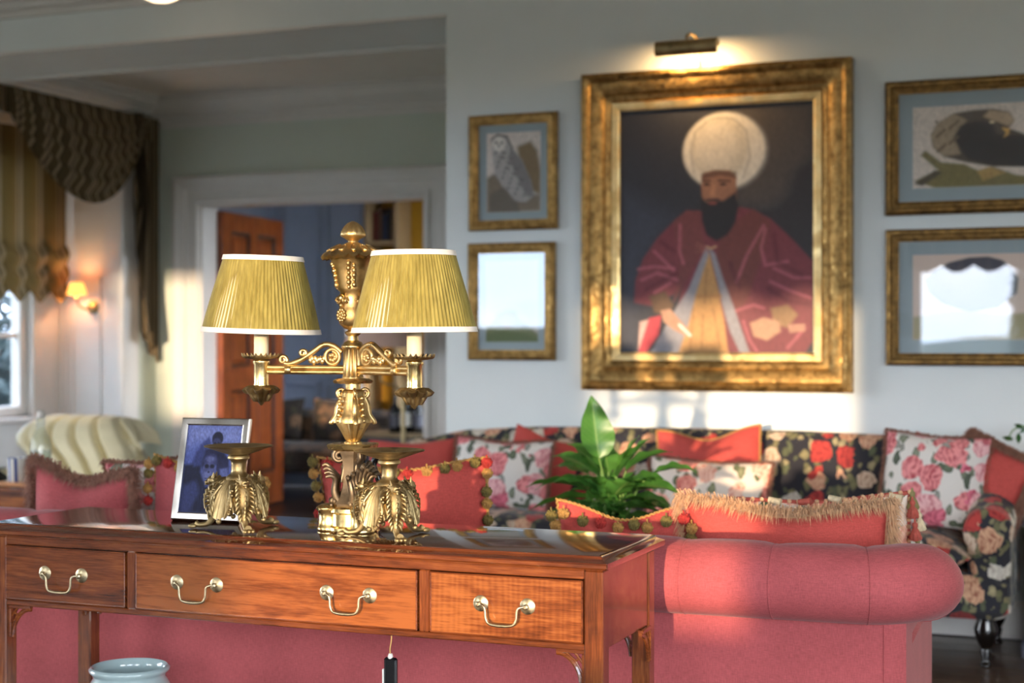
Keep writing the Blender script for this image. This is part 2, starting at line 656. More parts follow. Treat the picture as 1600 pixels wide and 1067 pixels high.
# ------------------------------------------------------------------ room shell
def wall_with_holes(name, axis, a0, a1, t0, t1, z0, z1, holes, mat):
    """wall along an axis (x or y); holes = (a0, a1, z0, z1)"""
    m = MB()

    def bx(p, q, lo, hi):
        if q - p < 1e-4 or hi - lo < 1e-4:
            return
        if axis == 'x':
            m.box(p, q, t0, t1, lo, hi)
        else:
            m.box(t0, t1, p, q, lo, hi)
    cur = a0
    for h in sorted(holes):
        bx(cur, h[0], z0, z1)
        bx(h[0], h[1], z0, h[2])
        bx(h[0], h[1], h[3], z1)
        cur = h[1]
    bx(cur, a1, z0, z1)
    return struct(m.build(name, mat))


def moulding(name, prof, p0, p1, nrm, mat, parent=None):
    """straight moulding: prof = (out, z) list; runs p0 -> p1 (x,y), sticks out along nrm"""
    m = MB()
    n = len(prof)
    vs_ = [(p[0] + nrm[0] * o, p[1] + nrm[1] * o, z) for p in (p0, p1) for o, z in prof]
    fs_ = [tuple(range(n)), tuple(range(2 * n - 1, n - 1, -1))]
    for i in range(n):
        j = (i + 1) % n
        fs_.append((i, n + i, n + j, j))
    m.add(vs_, fs_)
    return m.build(name, mat, parent)


def cornice_prof(zt, h, d):
    return [(0, zt), (d, zt), (d, zt - h * .14), (d * .86, zt - h * .2), (d * .8, zt - h * .38), (d * .55, zt - h * .58), (d * .36, zt - h * .66), (d * .34, zt - h * .78), (d * .16, zt - h * .86), (d * .14, zt - h), (0, zt - h)]


YW, YB = 6.52, 8.9          # picture wall, wall of the back room
HX = -2.965                 # where the picture wall ends at the wide opening

# floor slab (dark boards), then the boards that can be told apart
fl_ob = struct(MB().box(-8.3, 3.5, -2.5, 11.5, -.12, -.006).build('floor', M['floor']))
m0 = MB().cbox(-.45, .45, -.068, .068, -.012, .0, .002)
pk_me = m0.mesh('floor_plank', M['plank'])
for r_ in range(16):
    y = 4.28 + r_ * .14
    for c_ in range(3):
        x = -1.25 + c_ * .91 + (r_ % 3) * .3
        o = place('plank', pk_me, fl_ob, (x, y, -.0005 * (r_ % 2)))

wall_back = struct(MB().box(HX, 3.35, YW, 7.15, 0, 3.1).build('wall_back', M['wall']))
struct(MB().box(-8.15, HX, YW, 7.15, 2.72, 3.1).build('wall_header', M['wall']))
struct(MB().box(-8.15, -6.42, YW, 7.15, 0, 2.72).build('wall_pier', M['wall']))
struct(MB().box(-8.3, 3.5, -2.5, 7.15, 3.1, 3.25).build('ceiling', M['ceil']))
struct(moulding('trim_1', cornice_prof(3.1, .2, .16), (-8, YW), (3.2, YW), (0, -1), M['white']))
# bead along both arrises of the soffit
m = MB().box(-6.4, HX, 6.512, 6.53, 2.712, 2.727).box(-6.4, HX, 7.13, 7.158, 2.70, 2.727)
struct(m.build('trim_2', M['white']))
struct(moulding('baseboard_back', [(0, .15), (.012, .15), (.018, .13), (.018, 0), (0, 0)], (HX, YW), (3.2, YW), (0, -1), M['white']))
wall_with_holes('wall_left', 'y', -2.35, YW, -8.15, -8, 0, 3.1, [(1.0, 4.0, .4, 2.5)], M['wall'])
wall_with_holes('wall_rear', 'x', -8.15, 3.35, -2.35, -2.2, 0, 3.1, [(-6.9, -4.4, 1.3, 2.35), (-1.95, -.25, .83, 2.45), (.45, 3.0, .5, 2.5)], M['wall'])
wall_with_holes('wall_right', 'y', -2.35, 6.6, 3.2, 3.35, 0, 3.1, [(-1.5, .8, .3, 2.5)], M['wall'])

# back room behind the wide opening
wall_with_holes('wall_bay', 'y', 7.15, 9.05, -6.42, -6.25, 0, 2.86, [(7.15, 8.6, 0, 2.7)], M['wall_green'])
struct(MB().box(-7.0, -6.42, 8.6, 8.75, 0, 2.86).build('wall_bay_return', M['white']))
wall_with_holes('wall_bay_window', 'y', 7.15, 8.6, -7.0, -6.82, 0, 2.86, [(7.2, 8.33, .70, 2.5)], M['white'])
struct(MB().box(-7.05, -6.43, 7.16, 8.59, 2.7, 2.85).build('ceiling_bay', M['ceil']))
wall_with_holes('wall_doorway', 'x', -6.42, -1.9, YB, 9.05, 0, 2.86, [(-5.87, -4.185, 0, 2.14)], M['wall_green'])
struct(MB().box(-2.0, -1.85, 7.15, 9.05, 0, 2.86).build('wall_side', M['wall_green']))
struct(MB().box(-7.1, -1.8, 7.15, 9.05, 2.86, 2.98).build('ceiling_back', M['ceil']))
struct(moulding('trim_3', cornice_prof(2.86, .2, .17), (-6.25, YB), (-2.0, YB), (0, -1), M['white']))
struct(moulding('trim_4', cornice_prof(2.86, .14, .15), (-6.25, YB), (-6.25, 7.15), (1, 0), M['white']))
struct(moulding('baseboard_doorway', [(0, .16), (.015, .16), (.02, .13), (.02, 0), (0, 0)], (-6.25, YB), (-6.08, YB), (0, -1), M['white']))

# door casing: stepped architrave, three sides mitred
prof = [(0, 0), (0, .035), (.015, .05), (.035, .05), (.042, .03), (.10, .028), (.115, .045), (.15, .05), (.175, .06), (.20, .06), (.21, .045), (.21, 0)]


def casing(name, x0, x1, zt, yf, prof, mat):
    m = MB()
    n = len(prof)
    pts = []
    for o, d in prof:
        pts.append([(x0 - o, 0), (x0 - o, zt + o * .9), (x1 + o, zt + o * .9), (x1 + o, 0)])
    vs_ = [(pts[k][c][0], yf - prof[k][1], pts[k][c][1]) for c in range(4) for k in range(n)]
    fs_ = []
    for c in range(3):
        for k in range(n - 1):
            fs_.append((c * n + k, c * n + k + 1, (c + 1) * n + k + 1, (c + 1) * n + k))
    m.add(vs_, fs_)
    return m.build(name, mat)


struct(casing('trim_5', -5.87, -4.185, 2.135, YB, prof, M['white']))
# lining of the doorway
m = MB().box(-5.885, -5.855, 8.88, 9.08, 0, 2.14).box(-4.2, -4.17, 8.88, 9.08, 0, 2.14).box(-5.885, -4.17, 8.88, 9.08, 2.12, 2.15)
struct(m.build('trim_6', M['white']))

# panelled door leaf, standing open into the far room
dr = thing('door_1', 'mahogany panelled door standing open beyond the white casing', 'door', (-5.84, 9.06, 0), R(95))
struct(dr)
DW, DH = .96, 2.1
body = MB()
body.box(0, DW, -.006, .006, 0.01, DH)
body.build('door_core', M['door'], dr)
sty = MB()
for x0, x1 in ((0, .13), (.43, .53), (DW - .13, DW)):
    sty.cbox(x0, x1, -.03, .03, .01, DH, .004)
for z0, z1 in ((.01, .24), (.86, 1.02), (1.6, 1.71), (DH - .13, DH)):
    for x0, x1 in ((.13, .43), (.53, DW - .13)):
        sty.cbox(x0, x1, -.0295, .0295, z0, z1, .004)
sty.build('door_frame', M['door'], dr)
for x0, x1 in ((.13, .43), (.53, DW - .13)):
    for z0, z1 in ((.24, .86), (1.02, 1.6), (1.71, DH - .13)):
        MB().cbox(x0 + .035, x1 - .035, -.018, .018, z0 + .035, z1 - .035, .014).build('door_panel', M['door'], dr)
        mo = MB()
        for p0, p1, q0, q1 in ((x0, x1, z0, z0 + .024), (x0, x1, z1 - .024, z1), (x0, x0 + .024, z0 + .024, z1 - .024), (x1 - .024, x1, z0 + .024, z1 - .024)):
            mo.cbox(p0, p1, -.022, .022, q0, q1, .006)
        mo.build('panel_moulding', M['door_groove_shade'], dr)  # strips added dark, to draw the shade of the deep recesses
k = MB().lathe([(.008, 0), (.008, .03), (.02, .035), (.026, .05), (.02, .065), (.004, .07)], 16, axis='y')
k.build('door_knob', M['brass'], dr, 40, loc=(DW - .06, -.09, 1.0))

# far room seen through the doorway
far = wall_with_holes('wall_far', 'x', -6.9, -2.4, 11.2, 11.35, 0, 2.7, [], M['blue_wall'])
for i in range(9):
    x0 = -6.6 + i * .42
    for z0, z1 in ((.14, .86), (.98, 2.5)):
        mm = MB()
        for a, b, c, d in ((x0, x0 + .36, z0, z0 + .03), (x0, x0 + .36, z1 - .03, z1), (x0, x0 + .03, z0, z1), (x0 + .33, x0 + .36, z0, z1)):
            mm.cbox(a, b, 11.175, 11.2, c, d, .008)
        mm.build('panel_moulding', M['blue_wall'], far)
struct(MB().box(-6.95, -6.7, 9.05, 11.35, 0, 2.7).build('wall_far_left', M['blue_wall']))
wall_with_holes('wall_far_right', 'y', 9.05, 11.35, -2.6, -2.45, 0, 2.7, [(9.3, 11.1, .35, 2.45)], M['blue_wall'])
struct(MB().box(-6.95, -2.45, 9.05, 11.35, 2.7, 2.85).build('ceiling_far', M['ceil']))


# ------------------------------------------------------------------ windows
def window(name, axis, a0, a1, t, z0, z1, bars, rails, nrm, fw=.07, glass='pane'):
    """sash window in a wall plane; axis = direction of its width"""
    root = thing(name, 'window', 'window')
    del root['label'], root['category']
    struct(root)

    def bx(mm, p, q, lo, hi, dd=.03, o=0.0):
        if axis == 'x':
            mm.cbox(p, q, t - dd + o, t + dd + o, lo, hi, .006)
        else:
            mm.cbox(t - dd + o, t + dd + o, p, q, lo, hi, .006)
    fr = MB()
    bx(fr, a0, a0 + fw, z0, z1, .04)
    bx(fr, a1 - fw, a1, z0, z1, .04)
    bx(fr, a0 + fw, a1 - fw, z0, z0 + fw, .04)
    bx(fr, a0 + fw, a1 - fw, z1 - fw, z1, .04)
    fr.build('window_frame', M['white'], root)
    xs = [a0 + fw] + list(bars) + [a1 - fw]
    zs = [z0 + fw] + list(rails) + [z1 - fw]
    for b in bars:
        m_ = MB()
        bx(m_, b - .018, b + .018, z0 + fw, z1 - fw, .022)
        m_.build('glazing_bar', M['white'], root)
    for b in rails:
        m_ = MB()
        bx(m_, a0 + fw, a1 - fw, b - .016, b + .016, .021)
        m_.build('glazing_bar', M['white'], root)
    for p, q in zip(xs, xs[1:]):
        for lo, hi in zip(zs, zs[1:]):
            m_ = MB()
            if axis == 'x':
                m_.add([(p, t, lo), (q, t, lo), (q, t, hi), (p, t, hi)], [(0, 1, 2, 3)])
            else:
                m_.add([(t, p, lo), (t, q, lo), (t, q, hi), (t, p, hi)], [(0, 1, 2, 3)])
            m_.build('pane', M[glass], root)
    s = MB()
    if axis == 'x':
        s.cbox(a0 - .05, a1 + .05, t - .02, t + nrm * .2 if nrm > 0 else t + .02, z0 - .035, z0, .008)
    else:
        lo, hi = sorted((t, t + nrm * .16))
        s.cbox(lo, hi, a0 - .05, a1 + .05, z0 - .035, z0, .008)
    s.build('window_sill', M['white'], root)
    return root


window('window_1', 'y', 7.2, 8.33, -6.91, .70, 2.5, [7.76], [1.24, 1.85], 1, .07, 'bay_pane')
window('window_2', 'x', -1.95, -.25, -2.28, .83, 2.45, [], [], 1, .05)
window('window_3', 'x', -6.9, -4.4, -2.28, 1.3, 2.35, [-5.65], [], 1, .05)
window('added_window_4', 'y', -1.5, .8, 3.28, .3, 2.5, [-.35], [1.6], -1, .06)  # unseen window, added to bring in light from the right
window('added_window_5', 'x', .45, 3.0, -2.28, .5, 2.5, [1.3, 2.15], [], 1, .05)  # extra window behind the camera, added to light the room frontally
window('added_window_7', 'y', 1.0, 4.0, -8.08, .4, 2.5, [2.0, 3.0], [1.6], 1, .06)  # unseen window, added for more ambient daylight from the left
window('window_6', 'y', 9.3, 11.1, -2.53, .35, 2.45, [10.2], [1.4], -1, .06)

# moulding on the bay return (two fields) and a pilaster at its edge
m = MB()
for x0, x1 in ((-6.80, -6.74), (-6.71, -6.47)):
    for a, b, c, d in ((x0, x1, 1.62, 1.635), (x0, x1, .3, .315), (x0, x0 + .015, .3, 1.635), (x1 - .015, x1, .3, 1.635)):
        m.cbox(a, b, 8.588, 8.602, c, d, .004)
struct(m.build('trim_7', M['white']))
m = MB().cbox(-6.44, -6.235, 8.57, 8.605, 0, 2.7, .01).cbox(-6.26, -6.225, 8.5, 8.68, 0, 2.7, .008)
struct(m.build('trim_8', M['white']))

# ------------------------------------------------------------------ outdoors
struct(MB().box(-150, 150, -150, 150, -.6, -.35).build('ground', plain('lawn', (74, 76, 66), .95, var=.2, vs_=.4)))


def hill_fn(u, v):
    a = u * 2 * PI
    rr = 95 + 8 * math.sin(a * 3)
    h = 2.4 + 1.2 * math.sin(a * 5 + 1) + .8 * math.sin(a * 11) + .5 * mnoise.noise(Vector((a * 9, 0, 0)))
    if abs(((a - PI * 1.5 + PI) % (2 * PI)) - PI) < .2:
        h = min(h, 2.6)
    return (rr * math.cos(a) * (1 + .25 * v), rr * math.sin(a) * (1 + .25 * v), -.4 + h * math.sin(v * PI * .5))


struct(MB().grid(hill_fn, 120, 4, wu=True, uv=False).build('hills', plain('distant_hedge', (70, 80, 74), .95, var=.25, vs_=.2)))


def foliage(n, c, s, size, seed):
    rnd = random.Random(seed)
    m = MB()
    for _ in range(n):
        while True:
            p = Vector((rnd.uniform(-1, 1), rnd.uniform(-1, 1), rnd.uniform(-1, 1)))
            if .25 < p.length < 1 + .18 * mnoise.noise(p * 3):
                break
        q = Vector((c[0] + p.x * s[0], c[1] + p.y * s[1], c[2] + p.z * s[2]))
        e = Euler((rnd.uniform(0, PI), rnd.uniform(0, PI), rnd.uniform(0, 2 * PI))).to_matrix()
        w, h = size * rnd.uniform(.6, 1.2), size * rnd.uniform(1.2, 2.0)
        m.add([q + e @ Vector(t) for t in ((0, -h, 0), (w * .5, 0, 0), (0, h, 0), (-w * .5, 0, .2 * w))], [(0, 1, 2, 3)])
    return m


def tree(name, label, loc, s, hc, n, size, mat, seed):
    t = thing(name, label, 'tree', loc)
    pts = [(0, 0, 0), (.03, .02, hc * .4), (-.02, 0, hc * .8), (.02, .03, hc + s[2] * .5)]
    MB().tube(catmull(pts, 4), [.09 - .005 * i for i in range(13)], 7).build('trunk', M['tree_bark'], t)
    o = foliage(n, (0, 0, hc), s, size, seed).build('foliage', mat, t, fix=False)
    stuff(o)
    return t


M['tree_bark'] = plain('bark', (84, 72, 60), .9)
M['tree_leaf'] = plain('bluish_foliage', (36, 56, 58), .6, var=.3, vs_=3)
M['tree_leaf2'] = plain('dark_foliage', (48, 64, 42), .6, var=.3, vs_=3)
tree('garden_tree', 'bluish green tree seen through the bay window', (-10.35, 12.45, -.35), (.85, .85, 1.15), .95, 3600, .06, M['tree_leaf'], 3)
tree('column_shrub', 'tall columnar shrub outside the rear window behind the camera', (-1.15, -9.0, -.35), (.40, .40, 1.55), 1.5, 4200, .06, M['tree_leaf2'], 5)

tree('garden_tree', 'unseen dense tree added to block sun through the high rear window', (-5.55, -9.0, -.35), (.95, .8, 1.6), 2.2, 8000, .09, M['tree_leaf2'], 8)  # out of view, added to keep the sun off the bay panel

# ------------------------------------------------------------------ pictures
class Paint:
    """flat colours laid out on a fine grid of vertices: the print or painting itself"""

    def __init__(self, x0, y0, x1, y1, nx, ny, bg):
        self.nx, self.ny = nx, ny
        self.x = np.linspace(x0, x1, nx + 1)[None, :].repeat(ny + 1, 0)
        self.y = np.linspace(y0, y1, ny + 1)[:, None].repeat(nx + 1, 1)
        self.c = np.zeros((ny + 1, nx + 1, 3))
        self.c[:] = lin(bg)[:3]
        self.rng = np.random.RandomState(4)

    def lay(self, d, col, soft, a=1.0):
        k = np.clip(.5 - d / soft, 0, 1) * a
        col = np.array(lin(col)[:3])
        self.c = self.c * (1 - k[..., None]) + col * k[..., None]

    def ell(self, cx, cy, rx, ry, col, soft=6, rot=0, a=1.0):
        c_, s_ = math.cos(R(rot)), math.sin(R(rot))
        dx, dy = self.x - cx, self.y - cy
        u = (dx * c_ + dy * s_) / rx
        v = (-dx * s_ + dy * c_) / ry
        self.lay((np.sqrt(u * u + v * v) - 1) * min(rx, ry), col, soft, a)

    def poly(self, pts, col, soft=6, a=1.0):
        n = len(pts)
        d = np.full(self.x.shape, 1e9)
        ins = np.zeros(self.x.shape, bool)
        for i in range(n):
            ax, ay = pts[i]
            bx, by = pts[(i + 1) % n]
            ex, ey = bx - ax, by - ay
            L = ex * ex + ey * ey + 1e-9
            t = np.clip(((self.x - ax) * ex + (self.y - ay) * ey) / L, 0, 1)
            d = np.minimum(d, np.hypot(self.x - ax - ex * t, self.y - ay - ey * t))
            cond = ((ay > self.y) != (by > self.y))
            xi = ax + (self.y - ay) * ex / (ey if abs(ey) > 1e-9 else 1e-9)
            ins ^= cond & (self.x < xi)
        self.lay(np.where(ins, -d, d), col, soft, a)

    def line(self, pts, w, col, soft=4, a=1.0):
        d = np.full(self.x.shape, 1e9)
        for (ax, ay), (bx, by) in zip(pts, pts[1:]):
            ex, ey = bx - ax, by - ay
            t = np.clip(((self.x - ax) * ex + (self.y - ay) * ey) / (ex * ex + ey * ey + 1e-9), 0, 1)
            d = np.minimum(d, np.hypot(self.x - ax - ex * t, self.y - ay - ey * t))
        self.lay(d - w / 2, col, soft, a)

    def grain(self, amt):
        g = self.rng.rand(*self.x.shape)
        for _ in range(2):
            g = (g + np.roll(g, 1, 0) + np.roll(g, 1, 1) + np.roll(g, -1, 0)) / 4
        g = (g - g.mean()) / (g.std() + 1e-9)
        self.c *= np.clip(1 + amt * g, .3, 2)[..., None]

    def build(self, name, mat, parent, w, h, y):
        nx, ny = self.nx, self.ny
        X, Z = np.meshgrid(np.linspace(-w / 2, w / 2, nx + 1), np.linspace(h / 2, -h / 2, ny + 1))
        vs_ = np.stack([X, np.full_like(X, y), Z], -1).reshape(-1, 3)
        i = np.arange(nx)[None, :] + np.arange(ny)[:, None] * (nx + 1)
        i = i.ravel()
        fs_ = np.stack([i, i + nx + 1, i + nx + 2, i + 1], -1)
        me = bpy.data.meshes.new(name)
        me.from_pydata(vs_.tolist(), [], fs_.tolist())
        ca = me.color_attributes.new('Col', 'FLOAT_COLOR', 'POINT')
        cc = np.concatenate([np.clip(self.c, 0, 1).reshape(-1, 3), np.ones(((nx + 1) * (ny + 1), 1))], 1)
        ca.data.foreach_set('color', cc.astype(np.float32).ravel())
        me.materials.append(mat)
        return place(name, me, parent)


def frame_ring(w, h, prof, orn=None):
    """mitred frame round an inner opening w x h; prof = (outward, forward) list"""
    m = MB()
    n = len(prof)
    seg = 1 if orn is None else 40
    corners = [(-1, -1), (1, -1), (1, 1), (-1, 1)]
    ring = []
    for c in range(4):
        a, b = corners[c], corners[(c + 1) % 4]
        for s_ in range(seg):
            ring.append((c, a, b, s_ / seg))
    vs_ = []
    for c, a, b, t in ring:
        for k_, (o, d) in enumerate(prof):
            px_ = lerp(a[0], b[0], t) * (w / 2 + o)
            pz_ = lerp(a[1], b[1], t) * (h / 2 + o)
            dd = d
            if orn:
                dd += orn(k_, c, t)
            vs_.append((px_, -dd, pz_))
    N = len(ring)
    fs_ = []
    for q in range(N):
        q2 = (q + 1) % N
        for k_ in range(n - 1):
            fs_.append((q * n + k_, q2 * n + k_, q2 * n + k_ + 1, q * n + k_ + 1))
    m.add(vs_, fs_)
    return m


def picture(name, label, x0, x1, z0, z1, fw, prof, paint, mat_fr, mount=None, glass=True, slip=None, cat='picture', orn=None):
    cx, cz = (x0 + x1) / 2, (z0 + z1) / 2
    t = thing(name, label, cat, (cx, YW - .002, cz))
    w, h = x1 - x0 - 2 * fw, z1 - z0 - 2 * fw
    frame_ring(w, h, prof, orn).build('frame', mat_fr, t, 40)
    MB().box(-w / 2 - .02, w / 2 + .02, -.008, 0, -h / 2 - .02, h / 2 + .02).build('backing', M['mount'], t)
    pw, ph, yy = w, h, -.012
    if slip:
        sw, sm = slip
        frame_ring(w - 2 * sw, h - 2 * sw, [(0, .012), (0, .022), (sw * .3, .026), (sw, .03), (sw + .004, .012)]).build('slip', sm, t)
        pw, ph = w - 2 * sw, h - 2 * sw
    if mount:
        frame_ring(w - 2 * mount, h - 2 * mount, [(0, .010), (0, .0125), (mount, .0125)]).build('mount', M['mount'], t)
        pw, ph, yy = w - 2 * mount, h - 2 * mount, -.010
    paint.build('print' if mount else 'canvas', M['print'] if mount else M['canvas'], t, pw, ph, yy)
    if glass:
        MB().add([(-w / 2, -.018, -h / 2), (w / 2, -.018, -h / 2), (w / 2, -.018, h / 2), (-w / 2, -.018, h / 2)], [(0, 1, 2, 3)]).build('glass', M['glass'], t)
    return t


# --- the large portrait (coordinates: 580 x 755 field)
p = Paint(135, 160, 715, 915, 174, 226, (40, 41, 48))
p.poly([(500, 160), (715, 160), (715, 330), (660, 380), (640, 450), (580, 480), (470, 470), (520, 300)], (74, 66, 60), 60)
p.poly([(715, 330), (670, 370), (655, 430), (610, 480), (560, 490), (640, 560), (715, 640)], (44, 40, 42), 24)
p.poly([(135, 400), (300, 500), (200, 640), (200, 915), (135, 915)], (58, 62, 76), 80, .7)
# robe
p.poly([(340, 478), (300, 510), (250, 560), (205, 625), (182, 690), (178, 760), (230, 770), (300, 735), (330, 700), (300, 830), (330, 915), (690, 915), (712, 880), (712, 640), (650, 570), (590, 510), (530, 478), (480, 468), (385, 480)], (116, 50, 57), 8)
p.poly([(300, 510), (340, 478), (380, 480), (395, 590), (340, 690), (300, 760), (320, 640)], (112, 56, 54), 10)
p.poly([(450, 540), (540, 480), (590, 520), (560, 640), (520, 760), (480, 800), (420, 640)], (108, 54, 48), 12)
for pts in ([(190, 655), (240, 648), (300, 655)], [(200, 690), (250, 668), (310, 690)], [(240, 600), (280, 640), (300, 660)], [(320, 520), (318, 600), (330, 640)], [(575, 540), (562, 600), (575, 650), (640, 640)], [(590, 700), (650, 730), (705, 750)], [(600, 660), (660, 690), (705, 690)], [(480, 790), (540, 770), (570, 780)], [(240, 730), (290, 700)], [(490, 700), (520, 620), (570, 530)], [(690, 840), (640, 900)], [(510, 820), (530, 880), (550, 910)]):
    p.line(pts, 5, (196, 110, 120), 10, .75)
for pts in ([(215, 720), (270, 690), (310, 670)], [(600, 560), (610, 640), (680, 680)], [(585, 720), (640, 760), (700, 770)], [(470, 640), (500, 720)], [(260, 570), (300, 600)]):
    p.line(pts, 9, (84, 24, 36), 14, .7)
# pale lining, gold kaftan
p.poly([(400, 590), (378, 640), (345, 720), (300, 790), (230, 915), (330, 915), (360, 800), (390, 700), (410, 620)], (142, 140, 146), 8)
p.poly([(405, 590), (430, 690), (450, 780), (470, 850), (500, 915), (528, 915), (490, 800), (450, 690), (425, 610)], (140, 138, 144), 8)
p.poly([(408, 610), (372, 720), (345, 830), (315, 915), (465, 915), (455, 830), (435, 720)], (186, 140, 84), 8)
for pts in ([(360, 780), (350, 900)], [(400, 660), (395, 760)], [(420, 780), (440, 900)], [(390, 800), (385, 905)]):
    p.line(pts, 4, (132, 92, 52), 8, .7)
p.line([(372, 742), (440, 742)], 12, (168, 120, 70), 6, .8)
# cuffs and hands
p.poly([(225, 740), (275, 725), (300, 770), (280, 800), (240, 790)], (98, 72, 48), 8)
p.poly([(260, 785), (290, 780), (320, 815), (350, 850), (340, 865), (300, 845), (270, 820)], (176, 134, 108), 6)
p.line([(318, 830), (350, 862)], 9, (226, 216, 200), 4)
p.poly([(590, 780), (640, 770), (670, 800), (640, 840), (600, 830)], (140, 108, 74), 10)
p.poly([(530, 825), (570, 808), (615, 820), (620, 850), (580, 878), (540, 865)], (176, 136, 108), 8)
p.poly([(640, 830), (690, 828), (690, 850), (645, 855)], (170, 126, 106), 6)
p.poly([(195, 820), (225, 812), (215, 870), (190, 910)], (190, 160, 150), 6)
p.poly([(225, 808), (262, 800), (255, 860), (215, 915), (190, 915)], (176, 52, 64), 6)
# turban
p.ell(456, 300, 128, 122, (126, 122, 116), 10)
p.ell(452, 298, 122, 116, (214, 206, 190), 10)
p.ell(440, 292, 84, 96, (196, 186, 166), 16)
p.ell(430, 275, 66, 74, (208, 198, 180), 40)
p.line([(362, 360), (352, 300), (366, 235), (410, 200), (435, 196)], 5, (150, 142, 128), 8, .8)
p.line([(510, 380), (530, 320), (520, 240), (480, 200), (435, 196)], 5, (150, 142, 128), 8, .8)
# face and beard
p.poly([(384, 375), (392, 362), (420, 356), (470, 358), (490, 380), (490, 450), (470, 490), (430, 510), (400, 480), (386, 440)], (150, 104, 78), 8)
p.poly([(384, 366), (430, 355), (490, 364), (490, 384), (440, 372), (386, 384)], (88, 60, 46), 8, .8)
p.poly([(382, 435), (400, 452), (425, 448), (450, 450), (488, 425), (496, 470), (486, 520), (462, 556), (430, 574), (400, 555), (386, 510)], (30, 26, 28), 10)
p.ell(401, 399, 10, 4, (34, 24, 20), 3)
p.ell(450, 400, 11, 4, (34, 24, 20), 3)
p.line([(388, 388), (412, 388)], 5, (46, 32, 28), 3)
p.line([(436, 388), (470, 391)], 5, (46, 32, 28), 3)
p.poly([(418, 400), (408, 432), (426, 436), (428, 400)], (176, 124, 92), 5)
p.line([(400, 446), (436, 446)], 6, (50, 34, 30), 4)
p.ell(418, 457, 13, 4, (134, 66, 58), 3)
p.line([(402, 590), (412, 596), (428, 590)], 6, (190, 150, 110), 4)
for k_ in range(5):
    p.line([(368, 575 + k_ * 8), (404, 590 + k_ * 4)], 2, (170, 110, 90), 3, .6)
p.grain(.05)

PROF_BIG = [(0, .010), (0, .020), (.012, .03), (.03, .034), (.036, .044), (.05, .05), (.075, .062), (.09, .062), (.096, .07), (.112, .078), (.122, .07), (.131, .066), (.131, 0)]


def orn_big(k_, c, t):
    n = 60 if c % 2 == 0 else 70
    if k_ in (6, 7):
        return .004 * math.sin(t * n * 2)
    if k_ == 9:
        return .006 * (math.sin(t * n * 2.2) + .5 * math.sin(t * n * 5))
    return 0


picture('framed_portrait', 'large gilt framed oil portrait of a bearded man in white turban and red robe', -2.275, -1.085, .986, 2.386, .131, PROF_BIG, p, M['gilt'], None, False, (.035, M['gilt_lt']), 'painting', orn_big)

# --- owl print
p = Paint(150, 300, 310, 550, 80, 125, (196, 186, 178))
p.poly([(150, 440), (185, 420), (200, 470), (310, 500), (310, 550), (150, 550)], (112, 100, 84), 12)
p.poly([(240, 345), (280, 330), (300, 360), (310, 420), (310, 500), (270, 480), (250, 420)], (112, 92, 62), 12)
p.poly([(165, 325), (185, 305), (210, 310), (222, 345), (255, 390), (278, 450), (290, 500), (265, 520), (230, 515), (200, 470), (175, 430), (168, 370)], (152, 148, 146), 7)
p.poly([(222, 345), (255, 390), (280, 450), (290, 500), (270, 505), (240, 440), (215, 380)], (112, 108, 108), 8)
p.ell(187, 335, 20, 24, (206, 200, 192), 6)
p.line([(165, 320), (182, 306), (210, 312), (226, 350)], 5, (74, 66, 62), 4)
for k_ in range(40):
    xx, yy = 178 + (k_ * 37 % 90), 360 + (k_ * 53 % 140)
    if abs(xx - (185 + (yy - 340) * .38)) < 34:
        p.ell(xx, yy, 3, 5, (92, 88, 88), 4, 30)
p.ell(179, 330, 4, 4, (30, 24, 22), 2)
p.ell(196, 331, 4, 4, (30, 24, 22), 2)
p.poly([(184, 336), (190, 336), (187, 350)], (40, 34, 30), 2)
p.poly([(160, 490), (200, 470), (240, 520), (250, 550), (160, 550)], (92, 84, 74), 10)
p.grain(.07)
p.c = np.clip(p.c * 1.45, 0, .9)
PROF_S = [(0, .012), (0, .024), (.01, .026), (.016, .034), (.03, .04), (.04, .036), (.047, .028), (.047, 0)]
picture('framed_owl_print', 'small gilt framed print of a grey owl on a perch', -2.838, -2.406, 1.709, 2.238, .047, PROF_S, p, M['gilt'], .035)

# --- landscape print
p = Paint(0, 0, 150, 210, 60, 84, (188, 186, 176))
p.poly([(0, 120), (150, 100), (150, 170), (0, 180)], (176, 180, 170), 20)
p.poly([(0, 175), (20, 155), (40, 135), (60, 128), (85, 130), (95, 150), (118, 165), (150, 190), (150, 210), (0, 210)], (112, 122, 78), 10)
p.poly([(30, 150), (60, 132), (84, 136), (92, 156), (60, 175)], (134, 118, 78), 12)
p.poly([(0, 190), (50, 180), (120, 190), (150, 200), (150, 210), (0, 210)], (92, 108, 62), 8)
picture('framed_landscape_print', 'small gilt framed print of a rocky green hill below the owl', -2.842, -2.418, 1.115, 1.651, .047, PROF_S, p, M['gilt'], .035)

# --- bird of prey print
p = Paint(180, 140, 640, 460, 138, 96, (192, 182, 172))
p.poly([(185, 430), (260, 390), (205, 330), (220, 310), (270, 360), (340, 370), (390, 400), (430, 385), (500, 420), (640, 440), (640, 460), (250, 460)], (106, 98, 60), 8)
p.poly([(185, 440), (250, 390), (275, 400), (210, 450)], (70, 62, 48), 6)
p.poly([(238, 250), (260, 205), (310, 170), (370, 162), (430, 160), (480, 175), (496, 210), (480, 240), (520, 260), (640, 360), (640, 400), (520, 390), (430, 385), (350, 365), (280, 340), (245, 300)], (74, 64, 56), 8)
p.poly([(238, 250), (260, 205), (310, 172), (350, 200), (310, 260), (330, 330), (280, 338), (245, 300)], (142, 126, 104), 10)
p.poly([(310, 270), (330, 220), (380, 205), (430, 215), (440, 260), (520, 270), (640, 370), (640, 396), (520, 388), (430, 380), (350, 350)], (40, 36, 38), 10)
